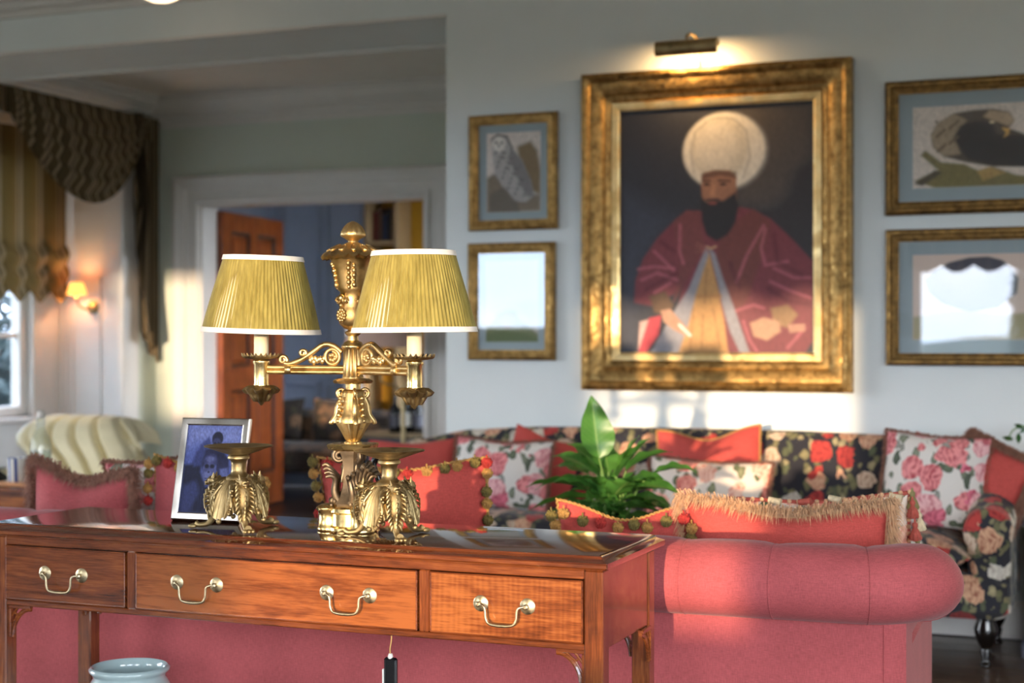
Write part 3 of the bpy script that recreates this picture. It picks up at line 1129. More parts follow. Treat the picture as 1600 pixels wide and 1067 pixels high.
p.poly([(420, 165), (480, 178), (496, 212), (478, 232), (440, 210), (400, 190)], (160, 140, 114), 8)
p.poly([(455, 235), (482, 240), (478, 265), (462, 275), (470, 255)], (190, 150, 80), 4)
p.ell(427, 212, 8, 5, (210, 190, 160), 3)
p.poly([(380, 400), (420, 385), (470, 410), (400, 440)], (150, 124, 72), 6)
for k_ in range(30):
    p.ell(255 + (k_ * 41 % 80), 200 + (k_ * 29 % 120), 4, 6, (96, 82, 66), 4, 20)
p.grain(.07)
p.c = np.clip(p.c * 1.45, 0, .9)
PROF_M = [(0, .012), (0, .024), (.008, .026), (.014, .034), (.022, .034), (.03, .044), (.04, .046), (.05, .04), (.054, .03), (.054, 0)]
picture('framed_eagle_print', 'wide gilt framed print of a large dark bird of prey', -.952, -.15, 1.722, 2.275, .054, PROF_M, p, M['gilt_dk'], .055)

# --- print of two dark birds
p = Paint(190, 210, 1150, 960, 128, 100, (196, 178, 166))
for ox in (0, 640):
    p.poly([(270 + ox, 430), (330 + ox, 350), (430 + ox, 280), (560 + ox, 240), (680 + ox, 235), (770 + ox, 270), (830 + ox, 340), (870 + ox, 430), (860 + ox, 560), (740 + ox, 680), (560 + ox, 720), (380 + ox, 640), (290 + ox, 540)], (66, 68, 80), 14)
    p.ell(560 + ox, 420, 150, 80, (84, 84, 92), 120, 0, .6)
p.poly([(190, 760), (480, 700), (800, 740), (1150, 700), (1150, 960), (190, 960)], (150, 142, 110), 30)
p.c = np.clip(p.c * 1.35, 0, .9)
picture('framed_bird_print', 'wide gilt framed print of dark rounded birds below the bird of prey', -.948, -.15, 1.102, 1.662, .05, PROF_M[:-2] + [(.05, .03), (.05, 0)], p, M['gilt_dk'], .055, True, None, 'picture')

# --- picture light over the portrait
pt = thing('picture_light', 'brass picture light on a bent arm above the portrait', 'lamp', (-1.765, YW, 2.45))
h = MB()
prof = [(-.13, 0), (-.13, .0)]
n = 14
vs_, fs_ = [], []
for i, x in enumerate((-.135, .135)):
    for k_ in range(n + 1):
        a = PI * (.05 + 1.35 * k_ / n)
        vs_.append((x, -.16 + .034 * math.cos(a), .005 + .034 * math.sin(a)))
for k_ in range(n):
    fs_.append((k_, k_ + 1, n + 2 + k_, n + 1 + k_))
h.add(vs_, fs_)
for x in (-.135, .135):
    o_ = len(h.v)
    h.v.append((x, -.16, .005))
    for k_ in range(n):
        b0 = (0 if x < 0 else n + 1)
        h.f.append((o_, b0 + k_, b0 + k_ + 1))
h.build('lamp_hood', M['brass_dull'], pt, 50, fix=False)
MB().tube(catmull([(.03, -.005, -.1), (.03, -.03, -.1), (.03, -.05, -.05), (.02, -.06, .05), (.01, -.11, .07), (0, -.15, .06), (0, -.16, .04)], 5), .006, 8).build('arm', M['brass'], pt, 60)
MB().lathe([(.02, 0), (.02, .006), (.008, .012)], 16, (.03, -.012, -.1), axis='y').build('bracket', M['brass'], pt)
MB().tube([(-.11, -.16, .006), (.11, -.16, .006)], .01, 8).build('bulb', glow('warm_tube', (255, 196, 120), 3), pt)
ld = bpy.data.lights.new('picture_light_glow', 'AREA')
ld.shape = 'RECTANGLE'
ld.size, ld.size_y = .22, .03
ld.energy = 1.5
ld.color = (1, .62, .28)
lo = bpy.data.objects.new('picture_light_glow', ld)
COL.objects.link(lo)
lo.parent = pt
lo.location = (0, -.143, -.012)
lo.rotation_euler = (R(32), 0, 0)

# --- ceiling pendant just touching the top of the view
pd = thing('ceiling_pendant', 'round opal glass pendant lamp hanging near the header beam', 'lamp', (-4.22, 6.05, 2.79))
bowl = MB().lathe([(.001, .0), (.05, .004), (.085, .02), (.105, .05), (.105, .07), (.09, .075)], 28, capb=False, capt=False)
bowl.build('glass_bowl', glow('opal_glow', (255, 222, 184), 1.1), pd, 60)
MB().lathe([(.108, .068), (.112, .072), (.108, .085), (.03, .11), (.008, .12), (.008, .30), (.06, .305)], 24).build('lamp_fitting', M['brass_dull'], pd, 50)

# ------------------------------------------------------------------ bay window curtains
ST = [(0, (84, 70, 40)), (.30, (158, 136, 108)), (.40, (66, 54, 30)), (.48, (158, 136, 108)), (.56, (88, 74, 42)), (.82, (164, 142, 112)), (.92, (72, 60, 34))]
M['stripe'] = stripes('striped_curtain_cloth', ST, 7, trans=.06)
M['stripe_blind'] = stripes('striped_blind_cloth', [(0, (112, 90, 46)), (.55, (146, 126, 94)), (.66, (92, 76, 40)), (.76, (146, 126, 94)), (.88, (106, 86, 46))], 7, trans=.12)


def swag(u, v):
    s_ = math.sin(PI * min(1, max(0, u)))
    low = .10 + .54 * s_ ** .75
    y = 7.28 + 1.44 * u - .10 * (u - .5) * v * (1 - .3 * v)
    z = 2.71 - low * v
    fold = .02 * math.sin(v * 2 * PI * 5.2 + .6 * math.sin(u * 3)) * (v ** .4) * (.3 + .7 * s_)
    belly = .10 * math.sin(PI * v * .9) * s_
    return (-6.15 + belly + fold - .03 * (1 - s_) * v, y, z + .25 * fold)


sw = thing('curtain_swag', 'striped olive curtain swag draped in folds across the bay', 'curtain', (0, 0, 0))
MB().grid(swag, 60, 70).build('drape', M['stripe'], sw, 180, fix=False)


def pelmet(u, v):
    return (-6.19 + .012 * math.sin(u * 60), 7.2 + 1.6 * u, 2.72 - .16 * v)


MB().grid(pelmet, 90, 4).build('pelmet_heading', M['stripe'], sw, 180, fix=False)


def tail(u, v):
    z0, z1 = 2.72, 2.20 - 1.12 * u
    zig = u * 4
    tri = abs(zig - math.floor(zig) - .5) * 2
    y = 8.56 + .11 * u + .075 * (tri - .5)
    x = -6.21 + .075 * (1 - tri) + .012 * u
    flare = 1 + .35 * v
    return (x + .02 * math.sin(v * 9 + u * 5), 8.62 + (y - 8.62) * flare, lerp(z0, z1 + .10 * tri, v))


tl = thing('curtain_tail', 'long striped curtain tail cascading in zigzag folds beside the bay', 'curtain')
MB().grid(tail, 48, 40).build('drape', M['stripe'], tl, 180, fix=False)


def tail2(u, v):
    return (-6.215 + .035 * math.sin(u * 2 * PI * 2.5), 8.70 + .16 * u, lerp(2.72, 1.05 + .25 * (1 - u), v))


stripe_o = MB().grid(tail2, 30, 10).build('outer_drape', M['stripe'], tl, 180, fix=False)

bl = thing('roman_blind', 'striped roman blind with scalloped hem in the bay window', 'blind')


def blind(u, v):
    y = 7.12 + 1.42 * u
    sc = abs(math.sin(u * PI * 7))
    zb = 1.53 - .075 * sc
    z = lerp(2.62, zb, v)
    x = -6.72
    if v > .7:
        k_ = (v - .7) / .3
        x += .035 * abs(math.sin(k_ * PI * 2.5))
    x += .01 * math.sin(u * 2 * PI * 7)
    return (x, y, z)


MB().grid(blind, 140, 40).build('blind_cloth', M['stripe_blind'], bl, 180, fix=False)
MB().cbox(-6.76, -6.70, 7.12, 8.54, 2.60, 2.66, .004).build('headrail', M['white'], bl)
# scalloped blind on the window behind the camera (seen mirrored in the picture glass)
bl2 = thing('roman_blind', 'dark scalloped roman blind on the window behind the camera', 'blind')


def blind2(u, v):
    x = -2.0 + 1.8 * u
    zb = 1.93 - .07 * abs(math.sin(u * PI * 6))
    return (x, -2.16 - .02 * math.sin(v * 9), lerp(2.5, zb, v))


MB().grid(blind2, 110, 12).build('blind_cloth', M['stripe'], bl2, 180, fix=False)

# ------------------------------------------------------------------ wall sconce in the bay
sc = thing('wall_sconce', 'small brass wall sconce with glowing orange shade in the bay', 'lamp', (-6.53, 8.588, 1.43))
MB().lathe([(.045, 0), (.045, -.008), (.03, -.02), (.012, -.03)], 20, axis='y').build('backplate', M['brass_dull'], sc, 50)
MB().tube(catmull([(0, -.02, 0), (-.005, -.08, -.01), (-.03, -.12, .02), (-.045, -.12, .07)], 5), .007, 8).build('arm', M['brass_dull'], sc, 60)
MB().lathe([(.012, .06), (.022, .066), (.010, .075), (.010, .12)], 12, (-.045, -.12, 0)).build('candle_holder', M['brass_dull'], sc, 50)
t = NT('lit_orange_shade')
t.p(Base__Color=lin((220, 150, 80)), Emission__Color=lin((255, 158, 74)), Emission__Strength=1.1, Roughness=.7)
MB().lathe([(.066, .085), (.06, .11), (.052, .14), (.042, .165)], 28, (-.045, -.12, 0), mod=lambda k_, a, r, z: (r * (1 + .02 * math.cos(14 * a)), z), capb=False, capt=False).build('lamp_shade', t.m, sc, 60)
d_ = bpy.data.lights.new('sconce_glow', 'POINT')
d_.energy = 1.6
d_.color = (1, .6, .28)
d_.shadow_soft_size = .025
o_ = bpy.data.objects.new('sconce_glow', d_)
COL.objects.link(o_)
o_.parent = sc
o_.location = (-.045, -.12, .12)

# ------------------------------------------------------------------ console table
tb = thing('console_table', 'polished mahogany console table with three drawers behind the red sofa', 'table', (-1.7165, 3.04, 0))
HXW, YF, YK = .7505, -.172, .18
# top with ogee edge
ov = .019
lay = [(.748, -.004), (.751, ov * .3), (.755, ov * .9), (.760, ov), (.767, ov), (.770, ov * .6), (.774, ov * .2), (.7785, ov * .05), (.78, -.004)]
MB().loft_rect([(z, -HXW - o, HXW + o, YF - o - .012, YK + o) for z, o in lay], .002).build('table_top', M['mahog_top'], tb, 30)
MB().cbox(-HXW - ov - .0005, HXW + ov + .0005, YF - ov - .0125, YF - ov - .004, .7545, .7665, .003).build('edge_moulding', M['mahog'], tb)
for x in (-HXW, HXW - .04):
    for y in (YF, YK - .04):
        MB().cbox(x, x + .04, y, y + .04, 0, .748, .003).build('leg', M['mahog_z'], tb)
# rails
MB().cbox(-HXW + .04, HXW - .04, YF + .001, YF + .03, .729, .748, .002).build('front_rail', M['mahog'], tb)
MB().cbox(-HXW + .04, HXW - .04, YF + .001, YF + .03, .588, .6015, .002).build('front_rail', M['mahog'], tb)
MB().cbox(-HXW + .04, HXW - .04, YK - .03, YK - .004, .588, .748, .002).build('back_rail', M['mahog'], tb)
for s in (-1, 1):
    x0 = s * (HXW - .003)
    x1 = s * (HXW - .024)
    MB().cbox(min(x0, x1), max(x0, x1), YF + .04, YK - .04, .588, .748, .002).build('side_rail', M['mahog'], tb)
MB().box(-HXW + .03, HXW - .03, YF + .02, YK - .03, .59, .745).build('carcass', M['black_wood'], tb)
for x in (-2.092 + .001, -1.368 + .001):
    MB().cbox(x + 1.7165, x + 1.7165 + .0245, YF + .001, YF + .03, .6015, .729, .002).build('drawer_divider', M['mahog_z'], tb)

# swan-neck handle, shared by all the drawers
hb = MB()
half = catmull([(-.051, -.010, 0), (-.043, -.016, .0), (-.0365, -.018, -.004), (-.034, -.018, -.014), (-.033, -.018, -.026), (-.027, -.018, -.036), (-.014, -.018, -.039), (0, -.018, -.0395)], 5)
path = half + [Vector((-q.x, q.y, q.z)) for q in half[-2::-1]]
rad = [.0026 + .0014 * math.exp(-((q.x / .022) ** 2)) * (1 if q.z < -.03 else .2) for q in path]
hb.tube(path, rad, 8)
bail_me = hb.mesh('bail', M['handle'], 80)
ro = MB().lathe([(.0165, 0), (.0165, -.0012), (.0145, -.0026), (.007, -.0040), (.0042, -.005), (.0042, -.010), (.0056, -.0105), (.0056, -.0145), (.003, -.0165)], 24, axis='y')
rose_me = ro.mesh('rosette', M['handle'], 40)
for x0, x1, hs, mt in ((-2.427, -2.092, (-2.262,), 'mahog'), (-2.066, -1.368, (-1.904, -1.5295), 'mahog_sweep'), (-1.341, -1.006, (-1.175,), 'mahog_fig')):
    a, b = x0 + 1.7165, x1 + 1.7165
    d = MB().cbox(a + .002, b - .002, YF - .002, YF + .022, .6035, .7265, .002).build('drawer', M[mt], tb)
    # cock bead round the drawer edge
    bd = MB()
    for (p0, p1, q0, q1) in ((a + .001, b - .001, .7245, .7275), (a + .001, b - .001, .6025, .6055), (a + .001, a + .004, .6025, .7275), (b - .004, b - .001, .6025, .7275)):
        bd.cbox(p0, p1, YF - .004, YF + .01, q0, q1, .001)
    bd.build('cock_bead', M['mahog'], d)
    for hx in hs:
        h = place('drawer_handle', bail_me, d, (hx + 1.7165, YF - .002, .669))
        for s in (-1, 1):
            place('rosette', rose_me, d, (hx + 1.7165 + s * .051, YF - .002, .669))

# pierced corner brackets
br = MB()
L, Hh, T = .062, .075, .012
br.cbox(0, L, 0, T, -.008, 0, .001).cbox(0, .007, 0, T, -Hh, -.008, .001)
arc = [(L - (L - .010) * math.sin(a), 0, -Hh + (Hh - .010) * math.cos(a)) for a in [PI / 2 * i / 12 for i in range(13)]]
for q0, q1 in zip(arc, arc[1:]):
    br.tube([(q0[0], T / 2, q0[2]), (q1[0], T / 2, q1[2])], .0042, 6)
br.tube([(.004, T / 2, -.03), (.024, T / 2, -.006)], .003, 6)
br.tube([(.022, T / 2, -.024), (.006, T / 2, -.05)], .0026, 6)
br.tube([(.022, T / 2, -.024), (.044, T / 2, -.006)], .0026, 6)
br.tube([(.014, T / 2, -.018), (.022, T / 2, -.024)], .0026, 6)
br_me = br.mesh('corner_bracket', M['mahog'], 40)
for loc, rz, sx in (((-HXW + .04, YF + .008, .588), 0, 1), ((HXW - .04, YF + .008, .588), 0, -1), ((-HXW + .04, YK - .02, .588), 0, 1), ((HXW - .04, YK - .02, .588), 0, -1), ((HXW - .018, YF + .04, .588), R(90), 1), ((HXW - .006, YK - .04, .588), R(-90), 1), ((-HXW + .018, YF + .04, .588), R(90), 1), ((-HXW + .018, YK - .04, .588), R(-90), 1)):
    o = place('corner_bracket', br_me, tb, loc, (0, 0, rz))
    o.scale = (sx, 1, 1)

TZ = .78
# ------------------------------------------------------------------ two-branch gilt lamp
lp = thing('candelabra_lamp', 'tall gilt brass two branch lamp with pleated olive shades on the table', 'lamp', (-1.605, 3.03, TZ))


def flutes(k, depth):
    return lambda i, a, r, z: (r * (1 - depth * (.5 + .5 * math.cos(k * a))), z)


def scallop(k, dz, dr, lo, hi):
    def f(i, a, r, z):
        if lo <= i <= hi:
            return r * (1 + dr * abs(math.cos(k * a / 2))), z + dz * abs(math.cos(k * a / 2))
        return r, z
    return f


# plinth: drum with three corner pots
pm = MB().lathe([(.052, 0), (.056, .004), (.056, .010), (.050, .014), (.050, .040), (.054, .044), (.054, .052), (.046, .056), (.02, .058)], 36)
pm.build('plinth', M['brass_hi'], lp, 40)
for a in (200, 320, 80):
    c = (.052 * math.cos(R(a)), .052 * math.sin(R(a)), 0)
    MB().lathe([(.026, 0), (.028, .003), (.028, .008), (.0255, .012), (.0245, .028), (.0255, .044), (.028, .047), (.028, .052), (.022, .058), (.008, .061)], 24, c, mod=lambda i, t_, r, z: ((r * (1 + .05 * math.cos(12 * t_)), z) if i >= 6 else (r, z))).build('corner_pot', M['brass_hi'], lp, 40)
# bronze body with acanthus scrolls
MB().lathe([(.042, .056), (.044, .062), (.034, .075), (.026, .10), (.024, .14), (.030, .168), (.036, .178), (.036, .181)], 6).build('body_column', M['bronze'], lp, 30)
lf = MB()
rnd = random.Random(2)
for a in range(7):
    sp = (a - 3) / 3
    base = (.0, sp * .010, .0)
    top = (.018 + .012 * (1 - abs(sp)), sp * .030, .088 - .022 * abs(sp))
    pts = catmull([base, (.012, sp * .016, .028), (.010, sp * .022, .056), top, (top[0] + .012, top[1] * 1.15, top[2] - .002)], 4)
    n_ = len(pts)
    lf.tube(pts, [.0105 * (1 - .75 * (i / n_)) for i in range(n_)], 6)
sp_ = [(.004 + (.015 - .010 * t / 24) * math.cos(R(90 - t * 24)) * 1.0, 0, .108 + (.015 - .010 * t / 24) * math.sin(R(90 - t * 24))) for t in range(25)]
lf.tube(sp_, .0048, 7)
lf.tube(catmull([(.004, 0, .123), (-.006, 0, .116), (-.008, 0, .09), (0, 0, .05)], 4), .0055, 7)
for k in range(10):
    lf.sphere((.008 + rnd.uniform(-.004, .012), rnd.uniform(-.02, .02), rnd.uniform(0, .014)), rnd.uniform(.005, .009), 8, 6)
lf_me = lf.mesh('acanthus_scroll', M['bronze'], 70)
for a in (200, 320, 80):
    place('acanthus_scroll', lf_me, lp, (.026 * math.cos(R(a)), .026 * math.sin(R(a)), .058), (0, 0, R(a)))
# square plate
MB().loft_rect([(.179, -.040, .040, -.040, .040), (.183, -.047, .047, -.047, .047), (.191, -.050, .050, -.050, .050), (.194, -.048, .048, -.048, .048)], .014).build('square_plate', M['brass_hi'], lp, 30, rot=(0, 0, R(12)))
# fluted cone, leafed vase
MB().lathe([(.020, .193), (.020, .197), (.015, .200), (.018, .203), (.026, .218), (.040, .240), (.041, .243)], 48, mod=flutes(12, .2)).build('fluted_cone', M['brass'], lp, 60)
MB().lathe([(.041, .240), (.042, .246), (.036, .256), (.031, .272), (.027, .29), (.025, .305), (.023, .312), (.017, .314), (.017, .326)], 48, mod=lambda i, a, r, z: ((r * (1 + .10 * abs(math.cos(4 * a)) * (1 if i < 7 else 0)), z))).build('leafed_vase', M['brass'], lp, 60)
vl = MB()
for q in range(4):
    a = R(35 + q * 90)
    ca, sa = math.cos(a), math.sin(a)
    pts = [((.026 + (.011 - .006 * t / 16) * math.cos(R(-90 + t * 30))) * ca, (.026 + (.011 - .006 * t / 16) * math.cos(R(-90 + t * 30))) * sa, .306 + (.011 - .006 * t / 16) * math.sin(R(-90 + t * 30))) for t in range(17)]
    vl.tube(pts, .0036, 7)
    pts = catmull([(.024 * ca, .024 * sa, .30), (.033 * ca, .033 * sa, .28), (.036 * ca, .036 * sa, .258), (.047 * ca, .047 * sa, .242), (.049 * ca, .049 * sa, .236)], 4)
    vl.tube(pts, [.004 + .003 * math.sin(PI * i / (len(pts) - 1)) for i in range(len(pts))], 7)
    for k in range(5):
        t_ = k / 4
        vl.sphere(((.034 + .006 * t_) * math.cos(a + .5), (.034 + .006 * t_) * math.sin(a + .5), .295 - .05 * t_), .0055, 8, 6)
vl.build('volutes', M['brass'], lp, 70)
MB().lathe([(.017, .326), (.030, .327), (.038, .331), (.041, .336), (.036, .338), (.022, .339)], 64, mod=scallop(10, -.004, .10, 2, 4)).build('leaf_collar', M['brass'], lp, 60)
MB().lathe([(.024, .338), (.0235, .342), (.0225, .345), (.0225, .402), (.025, .405), (.026, .410), (.024, .413)], 72, mod=lambda i, a, r, z: ((r * (1 - .20 * (.5 + .5 * math.cos(12 * a))), z) if 2 <= i <= 3 else (r, z))).build('fluted_column', M['brass'], lp, 60)
MB().lathe([(.022, .412), (.020, .418), (.0125, .422), (.0115, .432), (.0175, .437), (.018, .441), (.012, .444), (.010, .450)], 28).build('neck', M['brass'], lp, 50)
# urn
MB().lathe([(.010, .446), (.020, .449), (.029, .458), (.0335, .470), (.034, .480), (.031, .492), (.0275, .503), (.029, .518), (.0285, .530), (.033, .533), (.0335, .538), (.035, .545), (.0375, .565), (.042, .585), (.049, .600), (.055, .606)], 40).build('urn', M['brass'], lp, 60)
ur = MB()
for q in range(4):
    a = R(248 + q * 90)
    ca, sa = math.cos(a), math.sin(a)
    # rosette low on the bulb
    for ring, rr, sz in ((.012, 10, .0045), (.005, 5, .0045)):
        for k in range(rr):
            t_ = 2 * PI * k / rr
            lx, lz = ring * math.cos(t_), ring * math.sin(t_)
            ur.sphere((.033 * ca - lx * sa, .033 * sa + lx * ca, .478 + lz), sz, 8, 6)
    for s in (-1, 1):
        pts = [(.033 * ca - s * (.011 + (.008 - .005 * t / 14) * math.cos(R(t * 28))) * sa, .033 * sa + s * (.011 + (.008 - .005 * t / 14) * math.cos(R(t * 28))) * ca, .510 + (.008 - .005 * t / 14) * math.sin(R(t * 28))) for t in range(15)]
        ur.tube(pts, .003, 6)
    ur.sphere((.034 * ca, .034 * sa, .516), .007, 10, 8, (1, 1, 1.3))
    ur.sphere((.034 * ca, .034 * sa, .500), .005, 8, 6)
    # foliage garland up the side, between the masks
    b = a + R(45)
    cb, sb = math.cos(b), math.sin(b)
    for k in range(11):
        z = .540 + k * .0052
        r_ = pl([(.538, .035), (.565, .039), (.585, .043), (.6, .05)], z)
        w_ = (.006 if k % 2 else -.006)
        ur.sphere((r_ * cb - w_ * sb, r_ * sb + w_ * cb, z), .0055 if k % 3 else .0042, 8, 6, (1, 1, 1.2))
ur.build('urn_ornament', M['brass'], lp, 70)
MB().lathe([(.054, .604), (.064, .606), (.068, .612), (.064, .616), (.052, .622), (.036, .630), (.022, .636), (.012, .640)], 72, mod=scallop(18, -.006, .06, 1, 3)).build('urn_lid', M['brass'], lp, 60)
ld_ = MB()
for k in range(12):
    a = 2 * PI * k / 12
    pts = [((.045 + .012 * math.cos(t)) * math.cos(a + .13 * math.sin(t)), (.045 + .012 * math.cos(t)) * math.sin(a + .13 * math.sin(t)), .627 - .55 * (.012 * math.cos(t))) for t in [2 * PI * i / 12 for i in range(12)]]
    ld_.tube(pts, .0024, 5, closed=True)
ld_.build('lid_tracery', M['brass'], lp, 70)
MB().lathe([(.012, .638), (.011, .643), (.018, .648), (.027, .653), (.0285, .657), (.027, .664), (.021, .675), (.012, .683), (.003, .687)], 48, mod=lambda i, a, r, z: ((r * (1 - .12 * (.5 + .5 * math.cos(10 * a))), z) if 5 <= i <= 7 else (r, z))).build('finial', M['brass'], lp, 60)

# branches
M['pleat'] = None
t = NT('olive_pleated_silk')
v = t.coord((60, 60, 2.5))
cc = t.ramp(t.noise(v, 1.6, 3, .6), [(.25, lin((128, 114, 40))), (.7, lin((180, 164, 82)))])
t.p(Base__Color=cc, Roughness=.6, Sheen__Weight=.2)
tr_ = t.n('ShaderNodeBsdfTranslucent', Color=lin((200, 170, 70)))
mx_ = t.n('ShaderNodeMixShader', Fac=.2)
t.t.links.new(t.b.outputs[0], mx_.inputs[1])
t.t.links.new(tr_.outputs[0], mx_.inputs[2])
t.t.links.new(mx_.outputs[0], t.out.inputs['Surface'])
M['pleat'] = t.m
M['lining'] = plain('cream_lining', (232, 216, 180), .8)


def branch(vec, tilt, seed):
    ang = math.atan2(vec[1], vec[0])
    L = math.hypot(*vec)
    rz = (0, 0, ang)
    rnd = random.Random(seed)
    # arm: paired tubes and scrollwork, lying along local +x
    a = MB()
    a.tube([(.020, 0, .362), (L - .012, 0, .362)], .0055, 8)
    a.tube([(.020, 0, .352), (L - .012, 0, .352)], .0055, 8)
    a.lathe([(.008, -.008), (.0105, -.006), (.0105, .006), (.008, .008)], 12, (L * .70, 0, .357), axis='x')
    arm = a.build('branch_arm', M['brass'], lp, 60, rot=rz)
    s = MB()
    s.tube(catmull([(.026, 0, .396), (.045, 0, .410), (.068, 0, .413), (.092, 0, .398), (.12, 0, .380), (L * .68, 0, .370), (L * .74, 0, .371)], 6), [.0064] * 37, 7)
    s.tube([(L * .76 + (.010 - .0065 * k / 18) * math.cos(R(200 - k * 24)), 0, .379 + (.010 - .0065 * k / 18) * math.sin(R(200 - k * 24))) for k in range(19)], .0044, 6)
    s.tube([(.118 + (.009 - .006 * k / 18) * math.cos(R(230 - k * 24)), 0, .394 + (.009 - .006 * k / 18) * math.sin(R(230 - k * 24))) for k in range(19)], .0044, 6)
    s.tube([(.048 + .017 * math.cos(2 * PI * k / 20), 0, .386 + .017 * math.sin(2 * PI * k / 20)) for k in range(20)], .0046, 6, closed=True)
    s.tube([(.048 + (.012 - .008 * k / 14) * math.cos(R(90 + k * 28)), 0, .386 + (.012 - .008 * k / 14) * math.sin(R(90 + k * 28))) for k in range(15)], .003, 6)
    for k in range(7):
        s.sphere((.048 + .006 * math.cos(k * .9), rnd.uniform(-.003, .003), .384 + .006 * math.sin(k * .9)), .0055, 8, 6)
    for k in range(9):
        s.sphere((.084 + .016 * (k - 4) / 4, 0, .374 + .008 * abs(math.cos(k * 1.3))), .006, 8, 6, (1, .8, 1.3))
    s.build('scrollwork', M['brass'], arm, 70)
    c = (vec[0], vec[1], 0)
    k_ = MB().lathe([(.0165, .318), (.0175, .322), (.0165, .326), (.0165, .368), (.019, .371), (.019, .376), (.013, .380)], 24, c)
    sk = k_.build('candle_socket', M['brass_hi'], lp, 50)
    MB().lathe([(.013, .379), (.038, .383), (.042, .387), (.0425, .391), (.040, .389), (.036, .3865), (.013, .385)], 72, c, mod=lambda i, a_, r, z: ((r * (1 + .05 * math.cos(24 * a_)), z + .004 * math.cos(24 * a_) * (1 if i in (3,) else 0)))).build('drip_pan', M['brass_dull'], sk, 60)
    MB().lathe([(.002, .276), (.008, .284), (.016, .290), (.022, .300), (.025, .306), (.034, .309), (.039, .316), (.034, .321), (.018, .322)], 80, c, mod=lambda i, a_, r, z: ((r * (1 + .22 * abs(math.cos(5 * a_)) - .1), z - .005 * abs(math.cos(5 * a_))) if i >= 2 else (r, z))).build('leaf_cup', M['brass_dull'], sk, 60)
    MB().lathe([(.0165, .384), (.0165, .436), (.013, .440), (.006, .441)], 24, c).build('candle_tube', M['candle'], lp, 50)
    # pleated shade on its carrier
    sh = bpy.data.objects.new('lamp_shade', None)
    zb, zt, rb, rt = .440, .612, .133, .087
    n = 360
    sd = rnd.uniform(0, 10)

    def pleat(i, a_, r, z):
        w = 84
        j = math.sin(w * a_ + 1.3 * math.sin(3 * a_ + sd) + .8 * mnoise.noise(Vector((math.cos(a_) * 3, math.sin(a_) * 3, sd))))
        amp = .0024 * (.35 + .65 * math.sin(PI * min(1, (i + .5) / 9)))
        dent = -.0035 * max(0, mnoise.noise(Vector((math.cos(a_) * 2.2, math.sin(a_) * 2.2, sd + i * .12))))
        return r + amp * j + dent, z
    prof_ = [(lerp(rb, rt, k / 9), lerp(zb, zt, k / 9)) for k in range(10)]
    so = MB().lathe(prof_, n, c, mod=pleat, capb=False, capt=False).build('lamp_shade', M['pleat'], lp, 180, fix=False)
    MB().lathe([(rb - .002, zb + .002), (lerp(rb, rt, .5) - .003, (zb + zt) / 2), (rt - .002, zt - .002)], 64, c, capb=False, capt=False).build('shade_lining', M['lining'], so, 180, fix=False)
    for r0, z0, nm in ((rb, zb, 'lower'), (rt, zt, 'upper')):
        s_ = 1 if nm == 'lower' else -1
        d = .0105
        r1 = r0 + (rt - rb) / (zt - zb) * d * s_
        MB().lathe([(r0 - .002, z0 - .0008 * s_), (r0 + .0025, z0 - .0005 * s_), (r1 + .0028, z0 + d * s_), (r1 - .001, z0 + d * s_)], 72, c, capb=False, capt=False).build('binding', M['pleat_trim'], so, 60, fix=False)
    ca = MB()
    for k in range(3):
        t_ = 2 * PI * k / 3 + .5
        ca.tube([(c[0] + .012 * math.cos(t_), c[1] + .012 * math.sin(t_), .445), (c[0] + (rb - .012) * math.cos(t_), c[1] + (rb - .012) * math.sin(t_), .452)], .0013, 5)
    ca.lathe([(.013, .439), (.013, .447)], 16, c)
    ca.lathe([(.006, .44), (.010, .455), (.016, .48), (.017, .495), (.010, .512), (.003, .516)], 14, c)
    ca.build('shade_carrier', M['brass_dull'], lp, 60)
    so.rotation_euler = (0, 0, 0)
    # small lean of the shade about its foot
    piv = Vector((c[0], c[1], .45))
    q = Euler(tilt).to_matrix().to_4x4()
    Mx = Matrix.Translation(piv) @ q @ Matrix.Translation(-piv)
    so.matrix_local = Mx
    bpy.data.objects.remove(sh)


branch((-.215, -.033), (R(.5), R(2.2), 0), 1)
branch((.187, -.075), (R(.6), R(-.4), 0), 4)


